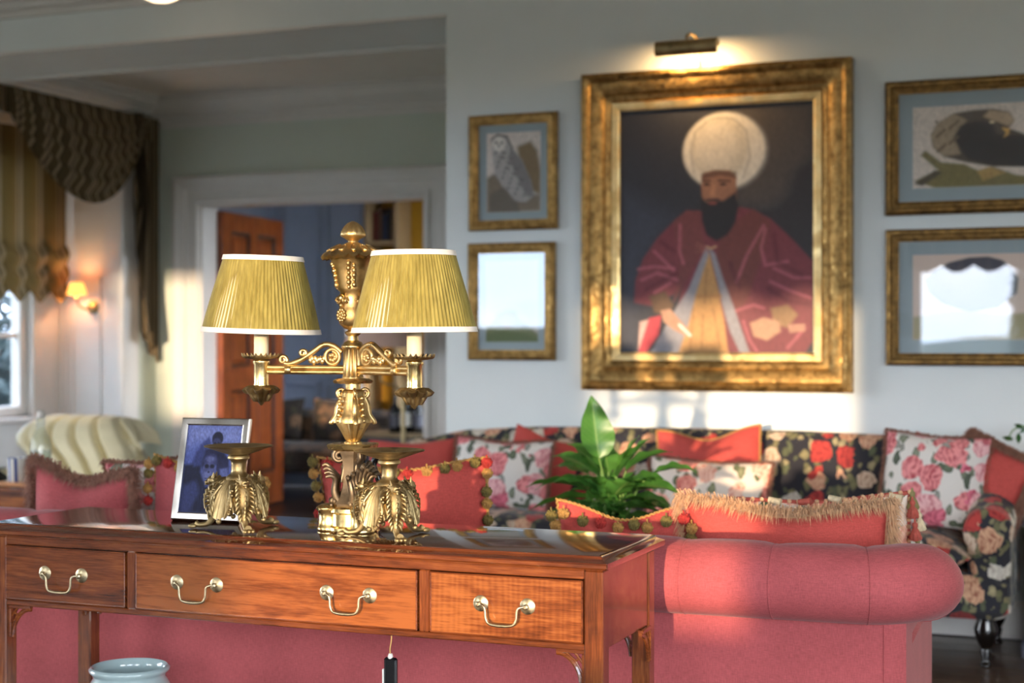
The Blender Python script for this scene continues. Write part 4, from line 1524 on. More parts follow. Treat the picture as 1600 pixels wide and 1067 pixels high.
# ------------------------------------------------------------------ footed brass dishes
def tazza(label, loc, rz):
    t = thing('footed_dish', label, 'dish', loc, rz, 'brass footed dishes on the console table')
    MB().lathe([(.018, .166), (.030, .169), (.050, .176), (.070, .183), (.0755, .184), (.077, .1865), (.073, .1875), (.066, .1855), (.040, .178), (.012, .1755), (.001, .175)], 48, capb=False, capt=False).build('dish', M['brass_dull'], t, 60)
    MB().lathe([(.020, .168), (.0245, .163), (.0245, .158), (.0185, .154), (.0165, .145), (.0165, .132), (.0185, .124), (.024, .120), (.028, .117), (.029, .112), (.026, .109)], 32).build('dish_stem', M['brass_dull'], t, 50)
    MB().lathe([(.024, .112), (.032, .108), (.036, .098), (.034, .085), (.030, .070), (.026, .055), (.018, .045), (.004, .040)], 30, mod=lambda i, a, r, z: (r * (1 + .06 * math.cos(9 * a)), z)).build('dish_body', M['brass_dull'], t, 60)
    lg = MB()
    path = catmull([(.020, 0, .108), (.044, 0, .100), (.057, 0, .078), (.056, 0, .052), (.058, 0, .030), (.070, 0, .012), (.090, 0, .008), (.100, 0, .011)], 5)
    n_ = len(path)
    rs = [pl([(0, .010), (.2, .016), (.4, .016), (.55, .009), (.7, .0065), (.88, .006), (1, .008)], i / (n_ - 1)) for i in range(n_)]
    lg.tube(path, rs, 10)
    for k in (-1, 0, 1):
        lg.sphere((.105, k * .0085, .006), .0068, 8, 6, (1.5, .8, .8))
    rnd_ = random.Random(17)
    for k in range(10):     # feathered mane down the chest
        q = path[2 + k * 2]
        r_ = rs[2 + k * 2]
        for s in (-1, 0, 1):
            b0 = Vector((q.x + r_ * .5, s * r_ * .75, q.z + .003))
            lg.tube([b0, b0 + Vector((r_ * .5, s * r_ * .35, -.004)), b0 + Vector((r_ * .45, s * r_ * .6, -.013))], [.0042, .0036, .0008], 5)
    for s in (-1, 1):       # folded wing behind the shoulder
        for k in range(5):
            lg.tube(catmull([(.040, s * .012, .100 - k * .006), (.044 + .002 * k, s * (.022 + .003 * k), .094 - k * .010), (.046, s * (.030 + .003 * k), .080 - k * .013)], 3), [.0045, .005, .005, .0045, .004, .003, .001], 5)
    leg_me = lg.mesh('lion_leg', M['brass_dull'], 70)
    hd = MB()
    hd.sphere((0, 0, 0), .0115, 12, 8, (1.1, 1, 1))
    hd.sphere((.011, 0, -.004), .007, 10, 7, (1.2, .9, .8))
    hd.tube([(.012, 0, -.006), (.019, 0, -.010)], [.005, .001], 6)
    for s in (-1, 1):
        hd.tube([(-.003, s * .007, .007), (-.006, s * .011, .019)], [.0045, .0008], 6)
        hd.sphere((.009, s * .006, .003), .0028, 6, 5)
    for k in range(7):
        a_ = -1.2 + k * .4
        hd.tube([(-.007, .008 * math.sin(a_), .004 * math.cos(a_)), (-.016, .017 * math.sin(a_), .012 * math.cos(a_))], [.004, .001], 5)
    hd_me = hd.mesh('griffin_head', M['brass_dull'], 70)
    sl = MB()

    def shell(u, v):
        a_ = (u - .5) * R(96) * (.55 + .5 * v)
        ridge = .0034 * math.cos(u * 2 * PI * 8) * (.3 + .7 * v)
        r_ = pl([(0, .028), (.3, .046), (.7, .056), (1, .062)], v) + ridge
        z_ = lerp(.112, .050 - .026 * math.cos((u - .5) * PI), v) + .005 * abs(math.sin(u * PI * 7)) * v
        return (r_ * math.cos(a_), r_ * math.sin(a_), z_)
    sl.grid(shell, 56, 12, uv=False)
    for s in (-1, 1):
        sl.tube([((.054) * math.cos(s * .48), (.054) * math.sin(s * .48) + (.010 - .007 * k / 16) * math.cos(R(k * 26)), .042 + (.010 - .007 * k / 16) * math.sin(R(k * 26))) for k in range(17)], .0032, 6)
        sl.tube(catmull([(.036, s * .016, .10), (.047, s * .026, .08), (.050, s * .032, .058), (.053, s * .026, .036)], 4), [.0045] * 13, 6)
        for k in range(6):
            sl.sphere((.045 + .002 * k, s * (.030 + .002 * math.sin(k * 2)), .090 - k * .010), .005, 7, 5)
    sl.sphere((.058, 0, .022), .006, 8, 6)
    sl_me = sl.mesh('shell_shield', M['brass_dull'], 70)
    for k in range(3):
        a_ = R(120 * k)
        place('lion_leg', leg_me, t, None, (0, 0, a_))
        place('griffin_head', hd_me, t, (.060 * math.cos(a_), .060 * math.sin(a_), .108), (0, 0, a_))
        place('shell_shield', sl_me, t, None, (0, 0, a_ + R(60)))
    return t


tazza('brass dish on griffin legs standing right before the silver photo frame', (-1.853, 2.955, TZ + .001), R(194))
tazza('brass dish on griffin legs standing in front of the branched lamp', (-1.478, 2.955, TZ + .001), R(190))

# ------------------------------------------------------------------ silver photo frame
pf = thing('photo_frame', 'silver photo frame with blue toned ape picture leaning on the table', 'photo frame', (-2.008, 3.062, TZ), R(3))
W_, H_ = .182, .243
q = bpy.data.objects.new('photo_frame_panel', None)
bpy.data.objects.remove(q)
lean = Matrix.Rotation(R(-13), 4, 'X')
ZC = H_ / 2


def leaned(o):
    o.matrix_local = lean @ Matrix.Translation((0, 0, ZC))
    return o


leaned(frame_ring(W_ - .036, H_ - .036, [(0, .006), (0, .009), (.003, .011), (.015, .011), (.018, .008), (.018, 0)]).build('frame', M['silver'], pf, 30))
p = Paint(50, 180, 465, 725, 104, 136, (136, 146, 196))
p.poly([(50, 180), (465, 180), (465, 330), (380, 300), (250, 280), (120, 290), (50, 330)], (176, 180, 214), 80, .8)
p.poly([(50, 430), (120, 420), (190, 380), (180, 470), (230, 560), (330, 560), (400, 520), (465, 520), (465, 725), (50, 725)], (48, 54, 88), 24)
p.poly([(110, 400), (160, 300), (215, 250), (235, 290), (200, 350), (180, 430), (120, 440)], (96, 104, 150), 20)
p.ell(280, 262, 42, 44, (52, 52, 80), 8)
p.ell(276, 284, 30, 26, (96, 96, 132), 10)
p.ell(265, 292, 8, 7, (26, 26, 44), 4)
p.ell(291, 292, 8, 7, (26, 26, 44), 4)
p.poly([(200, 330), (260, 320), (320, 330), (380, 390), (390, 470), (340, 540), (300, 500), (290, 420), (210, 400), (195, 460), (180, 420)], (66, 68, 106), 14)
p.ell(245, 400, 52, 46, (92, 94, 134), 12)
p.ell(242, 470, 50, 62, (128, 130, 168), 14)
p.ell(246, 390, 34, 18, (150, 152, 188), 12)
p.ell(222, 434, 17, 13, (40, 40, 66), 8)
p.ell(262, 434, 17, 13, (40, 40, 66), 8)
p.ell(240, 492, 36, 30, (158, 160, 194), 12)
p.line([(215, 508), (240, 512), (266, 506)], 5, (60, 60, 90), 4)
p.ell(240, 470, 9, 6, (60, 60, 90), 5)
p.poly([(320, 450), (380, 440), (385, 490), (330, 530)], (150, 156, 196), 14, .8)
for k in range(14):
    x = 70 + k * 28
    p.line([(x, 560), (x - 14 + (k * 13 % 30), 720)], 5, (92, 98, 140), 8, .5)
p.poly([(60, 560), (150, 520), (190, 600), (120, 720), (60, 720)], (110, 118, 164), 30, .6)
p.grain(.10)
p.c = np.clip(p.c, 0, 1) ** 1.35 * np.array([.62, .66, .84])
leaned(p.build('photograph', M['print'], pf, W_ - .034, H_ - .034, -.005))
leaned(MB().add([(-.073, -.0075, -.104), (.073, -.0075, -.104), (.073, -.0075, .104), (-.073, -.0075, .104)], [(0, 1, 2, 3)]).build('glass', glassy('photo_glass', (1, 1, 1, 1), .02), pf))
leaned(MB().box(-W_ / 2 + .004, W_ / 2 - .004, -.004, .004, -H_ / 2 + .004, H_ / 2 - .004).build('backing', M['black'], pf))
MB().cbox(-.03, .03, .08, .086, 0, .17, .002).build('easel_strut', M['black'], pf, rot=(R(14), 0, 0), loc=(0, .03, 0))

# ------------------------------------------------------------------ small black swan behind the dish
sw_ = thing('swan_figurine', 'small black swan ornament with orange bill behind the brass dish', 'figurine', (-1.645, 3.165, TZ), R(22))
MB().sphere((0, 0, .030), .03, 20, 12, (1.3, .8, .95)).build('swan_body', M['black'], sw_, 60)
MB().tube(catmull([(.022, 0, .040), (.038, 0, .075), (.028, 0, .110), (.020, 0, .135), (.028, 0, .152), (.040, 0, .148)], 5), [.011, .011, .010, .009, .009, .008, .008, .008, .0075, .0075, .007, .007, .007, .007, .007, .007, .008, .008, .009, .009, .010, .010, .010, .011, .011, .011], 10).build('swan_neck', M['black'], sw_, 60)
MB().tube([(.044, 0, .147), (.052, 0, .138), (.056, 0, .126)], [.0085, .007, .003], 8).build('swan_bill', M['orange'], sw_, 60)
for s in (-1, 1):
    MB().sphere((-.012, s * .02, .042), .024, 14, 8, (1.4, .35, .7)).build('swan_wing', M['black'], sw_, 60)

# ------------------------------------------------------------------ key tag hanging under the rail
kt = thing('key_tag', 'black key tag on twine hanging below the middle drawer', 'key tag', (-1.442, 2.895, .588))
MB().tube(catmull([(0, 0, 0), (.001, -.004, -.016), (-.001, -.006, -.032), (0, -.006, -.047)], 4), .0013, 6).build('twine', M['string'], kt)
MB().cbox(-.014, .016, -.012, .0, -.140, -.050, .004).build('tag_body', M['black'], kt)
MB().lathe([(.004, -.006), (.006, 0), (.004, .006)], 10, (.0, -.006, -.048)).build('twine_knot', M['pleat_trim'], kt)
MB().cbox(-.018, -.014, -.010, -.002, -.115, -.075, .001).build('paper_label', M['pleat_trim'], kt)

# ------------------------------------------------------------------ celadon jar under the table
cj = thing('celadon_jar', 'pale blue glazed jar standing on the floor beneath the table', 'jar', (-2.20, 3.03, 0))
MB().lathe([(.075, 0), (.085, .004), (.09, .02), (.115, .10), (.13, .2), (.125, .3), (.105, .37), (.088, .40), (.083, .41), (.088, .418), (.094, .424), (.094, .430), (.088, .434), (.082, .430), (.078, .41), (.10, .35), (.11, .25), (.10, .1), (.07, .015), (.001, .012)], 48, capt=False).build('jar_body', M['celadon'], cj, 60)

# ------------------------------------------------------------------ cushions
def pillow_pt(u, v, w, h, T, k, dip, side, sd):
    """u, v in -1..1; side +1 front / -1 back"""
    x = w / 2 * u * (1 - k * (1 - v * v))
    z = h / 2 * v * (1 - k * (1 - u * u))
    z -= dip * math.exp(-(u / .55) ** 2) * max(0, (v + 1) / 2) ** 2 * h
    th = T / 2 * (max(0, (1 - u * u)) ** .55) * (max(0, (1 - v * v)) ** .55)
    th *= 1 + .10 * mnoise.noise(Vector((u * 1.6, v * 1.6, sd)))
    th += .006 * mnoise.noise(Vector((u * 4, v * 4, sd + 3))) * (1 - u * u) * (1 - v * v)
    return (x, -side * th, z + h / 2)


def perimeter(w, h, k, dip, n=40):
    out = []
    for e in range(4):
        for i in range(n):
            t = -1 + 2 * i / n
            u, v = ((t, -1), (1, t), (-t, 1), (-1, -t))[e]
            out.append(Vector(pillow_pt(u, v, w, h, 0, k, dip, 1, 0)))
    return out


def pom_mesh(name, mat):
    rnd = random.Random(9)
    m = MB()
    m.sphere((0, 0, 0), .0125, 12, 8)
    for _ in range(46):
        d = Vector((rnd.gauss(0, 1), rnd.gauss(0, 1), rnd.gauss(0, 1))).normalized()
        m.sphere(d * .0125, .0036, 5, 4)
    m.tube([(0, 0, .012), (0, 0, .022)], .0022, 5)
    return m.mesh(name, mat, 70)


POM = [pom_mesh('pompom', M[q]) for q in ('pom_olive', 'pom_red', 'pom_gold')]


def fringe_mb(path, n, L, seed, out_c, spread=.5, w=.0011):
    """short strands standing off a seam line"""
    rnd = random.Random(seed)
    m = MB()
    N = len(path)
    for _ in range(n):
        t = rnd.random() * (N - 1)
        i = int(t)
        p = path[i].lerp(path[min(i + 1, N - 1)], t - i)
        d = (p - out_c)
        d.y = 0
        d.normalize()
        d = (d * .8 + Vector((rnd.uniform(-spread, spread), rnd.uniform(-1.5, .6), rnd.uniform(-spread, spread)))).normalized()
        l = L * rnd.uniform(.55, 1.15)
        sd = Vector((rnd.uniform(-1, 1), rnd.uniform(-1, 1), rnd.uniform(-1, 1))).cross(d)
        if sd.length < 1e-5:
            continue
        sd = sd.normalized() * w
        mid = p + d * l * .55
        end = p + d * l * .9 + Vector((0, 0, -l * .5))
        m.add([p - sd, p + sd, mid + sd, mid - sd, end], [(0, 1, 2, 3), (3, 2, 4)])
    return m


def cushion(name, label, loc, rot, w, h, mat, T=.15, k=.05, dip=0., trim=None, seed=1, group=None, back=None):
    """loc = middle of the lower edge; rot = euler of the whole cushion"""
    t = thing(name, label, 'cushion', loc, 0, group)
    t.rotation_euler = rot
    N = 28
    m = MB()
    for side in (1, -1):
        m.grid(lambda a, b, s=side: pillow_pt(-1 + 2 * a, -1 + 2 * b, w, h, T, k, dip, s, seed), N, N, uv=False)
    m.build('cushion_cover', mat, t, 180)
    per = perimeter(w, h, k, dip)
    c = Vector((0, 0, h / 2))
    if trim in ('pom', 'pomlow'):
        cord = []
        for i in range(len(per) * 3):
            a, b = per[i // 3], per[(i // 3 + 1) % len(per)]
            cord.append(a.lerp(b, (i % 3) / 3))
        m1 = MB()
        for ph in (0, PI):
            pts = []
            for i, q in enumerate(cord):
                d = (q - c).normalized()
                an = i * .75 + ph
                pts.append(q + d * .0028 * math.cos(an) + Vector((0, .0028 * math.sin(an), 0)))
            m1.tube(pts, .0032, 5, closed=True)
        m1.build('twisted_cord', M['cord'], t, 180, fix=False)
        n = int(2 * (w + h) / .042)
        L = len(per)
        rnd = random.Random(seed)
        for i in range(n):
            q = per[int(i * L / n) % L]
            if q.z < h * .25:
                continue
            d = (q - c).normalized()
            up = q.z > h * .9
            o = place('pompom', POM[(0, 2, 1, 0, 2)[i % 5]], t, q + (d * .012 + Vector((0, -.020, -.016 if up else -.004)) if trim == 'pom' else d * .004 + Vector((0, -.036, -.026 if up else -.012))) + Vector((rnd.uniform(-.004, .004), 0, rnd.uniform(-.003, .003))))
    elif trim and trim.startswith('fringe'):
        mt = M['fringe'] if trim == 'fringe' else M['fringe_brown']
        n = 40
        pth = [q for q in per[n:]] + [per[0]]
        stuff(fringe_mb(pth, 8000, .052, seed, c).build('fringe', mt, t, fix=False))
        m1 = MB().tube(per, .005, 6, closed=True)
        m1.build('fringe_braid', mt, t, 180, fix=False)
    elif trim == 'cord':
        MB().tube(per, .005, 6, closed=True).build('piping', M['cord'], t, 180, fix=False)
    elif trim == 'loop':
        stuff(fringe_mb(per[40:] + [per[0]], 1500, .024, seed, c, .5, .002).build('fringe', M['fringe_brown'], t, fix=False))
    return t


# ------------------------------------------------------------------ red sofa in the foreground
RS = thing('red_sofa', 'long red linen sofa with rolled back standing behind the console table', 'sofa', (-.463, 3.45, 0), R(2.5))
SL, SD = 3.25, .86
MB().cbox(-SL, 0, .0, .20, .10, .62, .025).build('sofa_back', M['red'], RS, 30)
for x0 in (-.17, -SL):
    MB().cbox(x0 + .004, x0 + .166, .19, SD - .01, .102, .52, .025).build('sofa_arm', M['red'], RS, 30)
    MB().tube([(x0 + .085, .12, .535), (x0 + .085, .3, .535), (x0 + .085, SD - .02, .53), (x0 + .085, SD + .01, .53)], [.078, .08, .08, .06], 20).build('arm_roll', M['red'], RS, 40)
MB().cbox(-SL + .15, -.15, .18, SD, .10, .30, .02).build('seat_base', M['red'], RS, 30)
for i in range(3):
    w_ = (SL - .34) / 3
    MB().cbox(-SL + .172 + i * w_, -SL + .168 + (i + 1) * w_, .21, SD + .02, .30, .45, .035).build('seat_cushion', M['red'], RS, 40)
for x, y in ((-.1, .08), (-SL + .1, .08), (-.1, SD - .08), (-SL + .1, SD - .08)):
    MB().lathe([(.018, 0), (.02, .01), (.03, .05), (.028, .09), (.035, .105)], 16, (x, y, 0)).build('foot', M['black_wood'], RS, 50)

# rolled top running round back and arms
RC, RR = (.662, .088)
path, nar = [], []
xr, xl, yb = .022, -SL - .022, -.006
cr = .13


def roll_path():
    pts = []
    for i in range(4):
        pts.append((xr, yb + cr + .07 * (1 - i / 4)))
    for i in range(9):
        a = PI / 2 * i / 8
        pts.append((xr - cr + cr * math.cos(a), yb + cr - cr * math.sin(a)))
    ns = 120
    for i in range(1, ns):
        pts.append((lerp(xr - cr, xl + cr, i / ns), yb))
    for i in range(9):
        a = PI / 2 * i / 8
        pts.append((xl + cr - cr * math.sin(a), yb + cr - cr * math.cos(a)))
    for i in range(1, 5):
        pts.append((xl, yb + cr + .07 * i / 4))
    return pts


rp = roll_path()
ln = [0]
for a, b in zip(rp, rp[1:]):
    ln.append(ln[-1] + math.hypot(b[0] - a[0], b[1] - a[1]))
arm_len = cr + .07
SEAM = .2


def puff(s):
    ph = (s - .045) / SEAM
    fr_ = ph - math.floor(ph)
    d_ = min(fr_, 1 - fr_) * SEAM
    return 1 - .05 * math.exp(-(d_ / .014) ** 2) - .03 * (1 - math.sin(PI * fr_))


NR = 28


def roll_z(i):
    da = max(arm_len - ln[i], ln[i] - (ln[-1] - arm_len)) - .05
    t_ = min(1, max(0, da / .16))
    return RC - .035 * t_ * t_


def roll_s(i):
    """the roll closes in a rounded end"""
    da = min(ln[i], ln[-1] - ln[i])
    t_ = min(1, da / .06)
    return math.sqrt(max(.12, 1 - (1 - t_) ** 2))


vs_, fs_ = [], []
for i, (x, y) in enumerate(rp):
    a = rp[max(0, i - 1)]
    b = rp[min(len(rp) - 1, i + 1)]
    tx, ty = b[0] - a[0], b[1] - a[1]
    L_ = math.hypot(tx, ty)
    nx_, ny_ = -ty / L_, tx / L_           # outward
    pu = puff(ln[i]) * roll_s(i)
    for k in range(NR):
        an = 2 * PI * k / NR
        ca, sa = math.cos(an), math.sin(an)
        ro_ = RR * pu * (1.12 if ca > 0 else 1.5) * ca
        zz = RR * (pu if sa > 0 else roll_s(i)) * sa * (1 if sa > 0 else .98)
        if sa > .7:
            zz += .004 * mnoise.noise(Vector((ln[i] * 6, an, 0)))
        vs_.append((x + nx_ * ro_, y + ny_ * ro_, roll_z(i) + zz))
n_ = len(rp)
for i in range(n_ - 1):
    for k in range(NR):
        j = (k + 1) % NR
        fs_.append((i * NR + k, i * NR + j, (i + 1) * NR + j, (i + 1) * NR + k))
# rounded ends
for e, sgn in ((0, 1), (n_ - 1, 1)):
    c0 = len(vs_)
    ring = [vs_[e * NR + k] for k in range(NR)]
    cx, cy = rp[e]
    inner = [(lerp(q[0], cx, .5), q[1] + .004, lerp(q[2], roll_z(e), .5)) for q in ring]
    vs_.extend(inner)
    vs_.append((cx, cy + .006, roll_z(e)))
    for k in range(NR):
        j = (k + 1) % NR
        fs_.append((e * NR + k, e * NR + j, c0 + j, c0 + k))
        fs_.append((c0 + k, c0 + j, c0 + NR))
roll = MB().add(vs_, fs_).build('rolled_top', M['red'], RS, 180)
# seams stitched across the roll
s_ = .045
sm = 0
while s_ < ln[-1] - .05:
    i = max(1, min(n_ - 2, next(q for q in range(n_) if ln[q] >= s_)))
    if s_ < arm_len + 2.0:
        pts = [Vector(vs_[i * NR + k]) for k in range(NR)]
        cc_ = Vector((rp[i][0], rp[i][1], roll_z(i)))
        pts = [q + (q - cc_).normalized() * .0006 for q in pts]
        MB().tube(pts, .0013, 5, closed=True).build('stitched_seam', M['red'], roll, 180, fix=False)
    s_ += SEAM
# piped vertical seam near the corner of the back
MB().tube([(-.045, -.001, .11), (-.045, -.001, .60)], .002, 6).build('stitched_seam', M['red'], RS)
MB().tube([(-SL + .1, .004, .585), (-.05, .004, .585)], .006, 6).build('welt', M['red'], RS)

# cushions on the red sofa, leaning on its back
cushion('fringed_cushion', 'coral cushion with thick golden fringe leaning over the sofa back', (-.795, 3.80, .452), (R(9), 0, R(4)), .50, .362, M['red_orange'], .16, .05, .09, 'fringe', 3)
c2 = cushion('tasselled_cushion', 'ivory patterned cushion with beaded braid and tassels behind the fringed one', (-.74, 3.99, .452), (R(12), R(-3), R(10)), .46, .365, M['fl_cream'], .14, .04, .03, None, 6)
per = perimeter(.46, .365, .04, .03)
rnd = random.Random(8)
mm = MB()
for i in range(0, 120, 1):
    q = per[(40 + i) % 160]
    if i % 2 == 0:
        mm.sphere(q + Vector((0, -.006, .004)), .006, 7, 5)
mm.build('beaded_braid', M['fringe'], c2, 70)
mm = MB().tube(per, .006, 6, closed=True)
mm.build('braid', M['tassel_red'], c2, 180, fix=False)
for i, (q, mt) in enumerate((((.235, -.02, .40), 'tassel_red'), ((.250, -.015, .365), 'tassel_cream'), ((.238, -.03, .345), 'tassel_red'), ((.243, -.02, .30), 'tassel_olive'), ((.24, -.02, .25), 'tassel_cream'), ((.236, -.01, .42), 'tassel_olive'))):
    q = (q[0], q[1], q[2] - .04)
    MB().lathe([(.002, 0), (.003, -.008), (.007, -.012), (.007, -.018), (.005, -.022), (.010, -.034), (.015, -.052), (.013, -.054)], 20, mod=lambda k, a, r, z: (r * (1 + (.12 if k >= 5 else 0) * math.cos(10 * a)), z)).build('tassel', M[mt], c2, 60, loc=q)
for i in range(5):
    MB().tube([(-.12 + i * .075, -.012, .362 - .01 * (i % 2)), (-.09 + i * .075, -.022, .356)], [.008, .010], 8).build('tassel', M['tassel_red' if i % 2 else 'tassel_cream'], c2, 70)

cushion('pompom_cushion', 'coral cushion with corded pompom trim next to the fringed cushion', (-1.20, 3.775, .452), (R(8), 0, R(1)), .36, .345, M['red_orange'], .13, .05, .12, 'pomlow', 5)
cushion('pompom_cushion', 'tall coral cushion with pompom trim right behind the branched lamp', (-1.825, 3.80, .452), (R(8), R(-1.5), R(2)), .50, .44, M['red_orange'], .16, .05, .06, 'pom', 7)
cushion('fringed_cushion', 'red cushion with brown fringe at the far left of the sofa', (-2.90, 3.78, .452), (R(9), R(5), R(2)), .34, .385, M['red'], .17, .04, .12, 'fringe_brown', 11)
cushion('floral_cushion', 'pale floral cushion wedged between two red cushions on the sofa', (-2.72, 3.99, .452), (R(12), R(-6), R(12)), .32, .41, M['fl_white'], .13, .04, .03, 'loop', 13)
cushion('pompom_cushion', 'red pompom trimmed cushion just left of the silver photo frame', (-2.50, 3.82, .452), (R(9), R(8), R(-4)), .40, .40, M['red'], .14, .04, .03, 'pom', 15)

# ------------------------------------------------------------------ floral camelback sofa by the wall
FS = thing('floral_sofa', 'dark floral camelback sofa standing against the picture wall', 'sofa', (-1.76, 6.14, 0))
CX = -1.76
TOP = [(-1.40, .60), (-1.34, .71), (-1.22, .765), (-1.05, .80), (-.7, .822), (0, .83), (.5, .828), (.95, .815), (1.15, .79), (1.28, .755), (1.34, .70), (1.38, .62)]


def fback(u, v):
    x = lerp(-1.36, 1.34, u)
    zt = pl(TOP, x)
    # cross-section: up the front, over the padded top, down the back
    if v < .5:
        t_ = v / .5
        y = lerp(.12, .20, t_) - .03 * math.sin(PI * t_)
        z = lerp(.30, zt - .05, t_)
    elif v < .8:
        a = PI * (v - .5) / .3
        y = .255 - .055 * math.cos(a)
        z = zt - .05 + .05 * math.sin(a)
    else:
        t_ = (v - .8) / .2
        y = .31
        z = lerp(zt - .05, .20, t_)
    return (x, y, z)


fb = MB().grid(fback, 60, 30, uv=False)
fb.build('camel_back', M['fl_dark'], FS, 180)
for s in (-1, 1):
    def farm(u, v, s=s):
        a = 2 * PI * v
        y = lerp(-.28, .22, u)
        zc = lerp(.50, .68, u ** 1.3)
        r_ = .085
        x = s * 1.27 + r_ * 1.05 * math.cos(a)
        z = zc + r_ * math.sin(a)
        return (x, y, z)
    m = MB().grid(farm, 14, 24, wv=True, uv=False)
    m.lathe([(.088, 0), (.08, -.012), (.05, -.02), (.001, -.022)], 24, (s * 1.27, -.28, .50), axis='y', capb=False, capt=False)
    m.build('arm_roll', M['fl_dark'], FS, 180)
    MB().cbox(s * 1.27 - .075, s * 1.27 + .075, -.27, .2, .18, .51, .025).build('arm_panel', M['fl_dark'], FS, 30)
MB().cbox(-1.34, 1.34, -.30, .30, .18, .34, .03).build('seat_base', M['fl_dark'], FS, 30)


def seatc(u, v):
    a = 2 * PI * v
    x = lerp(-1.21, 1.21, u)
    sq = lambda c_: math.copysign(abs(c_) ** .45, c_)
    e = (1 - abs(2 * u - 1) ** 14)
    return (x, -.07 + .265 * sq(math.cos(a)), .405 + .085 * e * sq(math.sin(a)))


MB().grid(seatc, 40, 28, wv=True, uv=False).build('seat_cushion', M['fl_dark'], FS, 180)
for x in (-1.26, -.45, .45, 1.26):
    for y in (-.24, .24):
        MB().lathe([(.014, 0), (.022, .004), (.022, .012), (.016, .016), (.014, .03), (.022, .06), (.018, .07), (.03, .09), (.042, .125), (.044, .145), (.034, .17), (.036, .185)], 20, (x, y, 0)).build('turned_foot', M['black_wood'], FS, 50)

cushion('coral_cushion', 'plain coral cushion at the left end of the floral sofa', (-2.93, 6.06, .492), (R(-12), R(-2), R(4)), .42, .285, M['red_orange'], .13, .05, .05, None, 21)
cushion('rose_cushion', 'white cushion with pink roses beside the plain coral one', (-2.50, 6.02, .492), (R(-13), R(2), R(2)), .44, .30, M['fl_white'], .14, .04, .05, 'loop', 22)
cushion('coral_cushion', 'coral cushion mostly hidden behind the rose cushion and plant', (-2.42, 6.19, .50), (R(-8), R(16), R(-4)), .34, .31, M['red_orange'], .09, .05, .04, None, 23)
cushion('piped_cushion', 'coral cushion with gold piping rising behind the plant leaves', (-1.60, 6.12, .50), (R(-11), R(-4), R(2)), .44, .355, M['red_orange'], .13, .04, .14, 'cord', 24)
cushion('rose_cushion', 'white rose print cushion in front of the gold piped coral cushion', (-1.58, 5.97, .492), (R(-12), R(2), 0), .50, .24, M['fl_cream'], .14, .04, .05, 'loop', 25)
cushion('rose_cushion', 'tall white cushion with red roses at the right end of the sofa', (-.72, 6.03, .492), (R(-13), R(3), R(-6)), .40, .36, M['fl_white'], .14, .04, .02, 'loop', 26)
cushion('coral_cushion', 'small coral cushion peeping over the top of the tall rose cushion', (-.74, 6.19, .50), (R(-8), R(16), R(-5)), .30, .32, M['red_orange'], .09, .04, .02, None, 27)
cushion('coral_cushion', 'rust cushion with brown fringe tilted against the right sofa arm', (-.555, 6.10, .545), (R(-8), R(22), R(-24)), .28, .27, M['red_orange'], .11, .04, .02, 'fringe_brown', 28)

# ------------------------------------------------------------------ plant on the low table
ct = thing('coffee_table', 'low dark wooden table under the potted plant', 'table', (-1.55, 4.75, 0))
MB().cbox(-.5, .5, -.22, .22, .40, .44, .006).build('table_top', M['black_wood'], ct)
for x in (-.45, .45):
    for y in (-.18, .18):
        MB().lathe([(.016, 0), (.02, .05), (.028, .2), (.022, .3), (.03, .36), (.03, .402)], 14, (x, y, 0)).build('leg', M['black_wood'], ct, 50)
PT = thing('peace_lily', 'green leafy peace lily between the two sofas', 'plant', (-1.55, 4.68, .44))
MB().lathe([(.06, 0), (.065, .005), (.085, .10), (.09, .15), (.094, .155), (.094, .165), (.086, .165), (.082, .14), (.001, .135)], 32, capt=False).build('pot', M['pot'], PT, 50)
MB().lathe([(.001, .137), (.082, .139), (.081, .132)], 24, capb=False, capt=False).build('soil', M['soil'], PT)


def leaf(parent, base, tip, L, wd, mat, bend=.3, roll=0., nm='leaf'):
    """petiole from base to leaf foot, blade from there towards tip direction"""
    base, tip = Vector(base), Vector(tip)
    d = tip - base
    db = Vector((d.x, d.y, d.z * (.5 if bend > 0 else 1))).normalized()
    foot = tip - db * L + Vector((0, 0, bend * L * .8 if bend > 0 else 0))
    tip = tip + Vector((0, 0, bend * L * .8 if bend > 0 else 0))
    pts = catmull([base, base.lerp(foot, .5) + Vector((0, 0, .05)), foot], 5)
    st = MB().tube(pts, [.0042 - .0018 * i / (len(pts) - 1) for i in range(len(pts))], 6)
    m = MB()
    fwd = (tip - foot)
    L = fwd.length
    fwd.normalize()
    side = fwd.cross(Vector((0, 0, 1)))
    if side.length < .2:
        side = Vector((.93, .37, 0))
    side.normalize()
    side = Matrix.Rotation(roll, 3, fwd) @ side
    nrm = side.cross(fwd).normalized()

    def bl(u, v):
        s_ = (u - .5) * 2
        wv = wd * 1.4 * (math.sin(PI * min(1, v ** .72)) ** .85) * (1 - .12 * v)
        droop = -bend * L * v * v
        q = foot + fwd * (L * v) + side * (s_ * wv / 2) + nrm * (abs(s_) ** 1.4 * wv * .16 + .004 * math.sin(v * 18) * abs(s_)) + Vector((0, 0, droop))
        return q
    m.grid(bl, 8, 16)
    o = m.build(nm, mat, parent, 180, fix=False)
    st.build('petiole', M['stem'], o, 70)
    return o


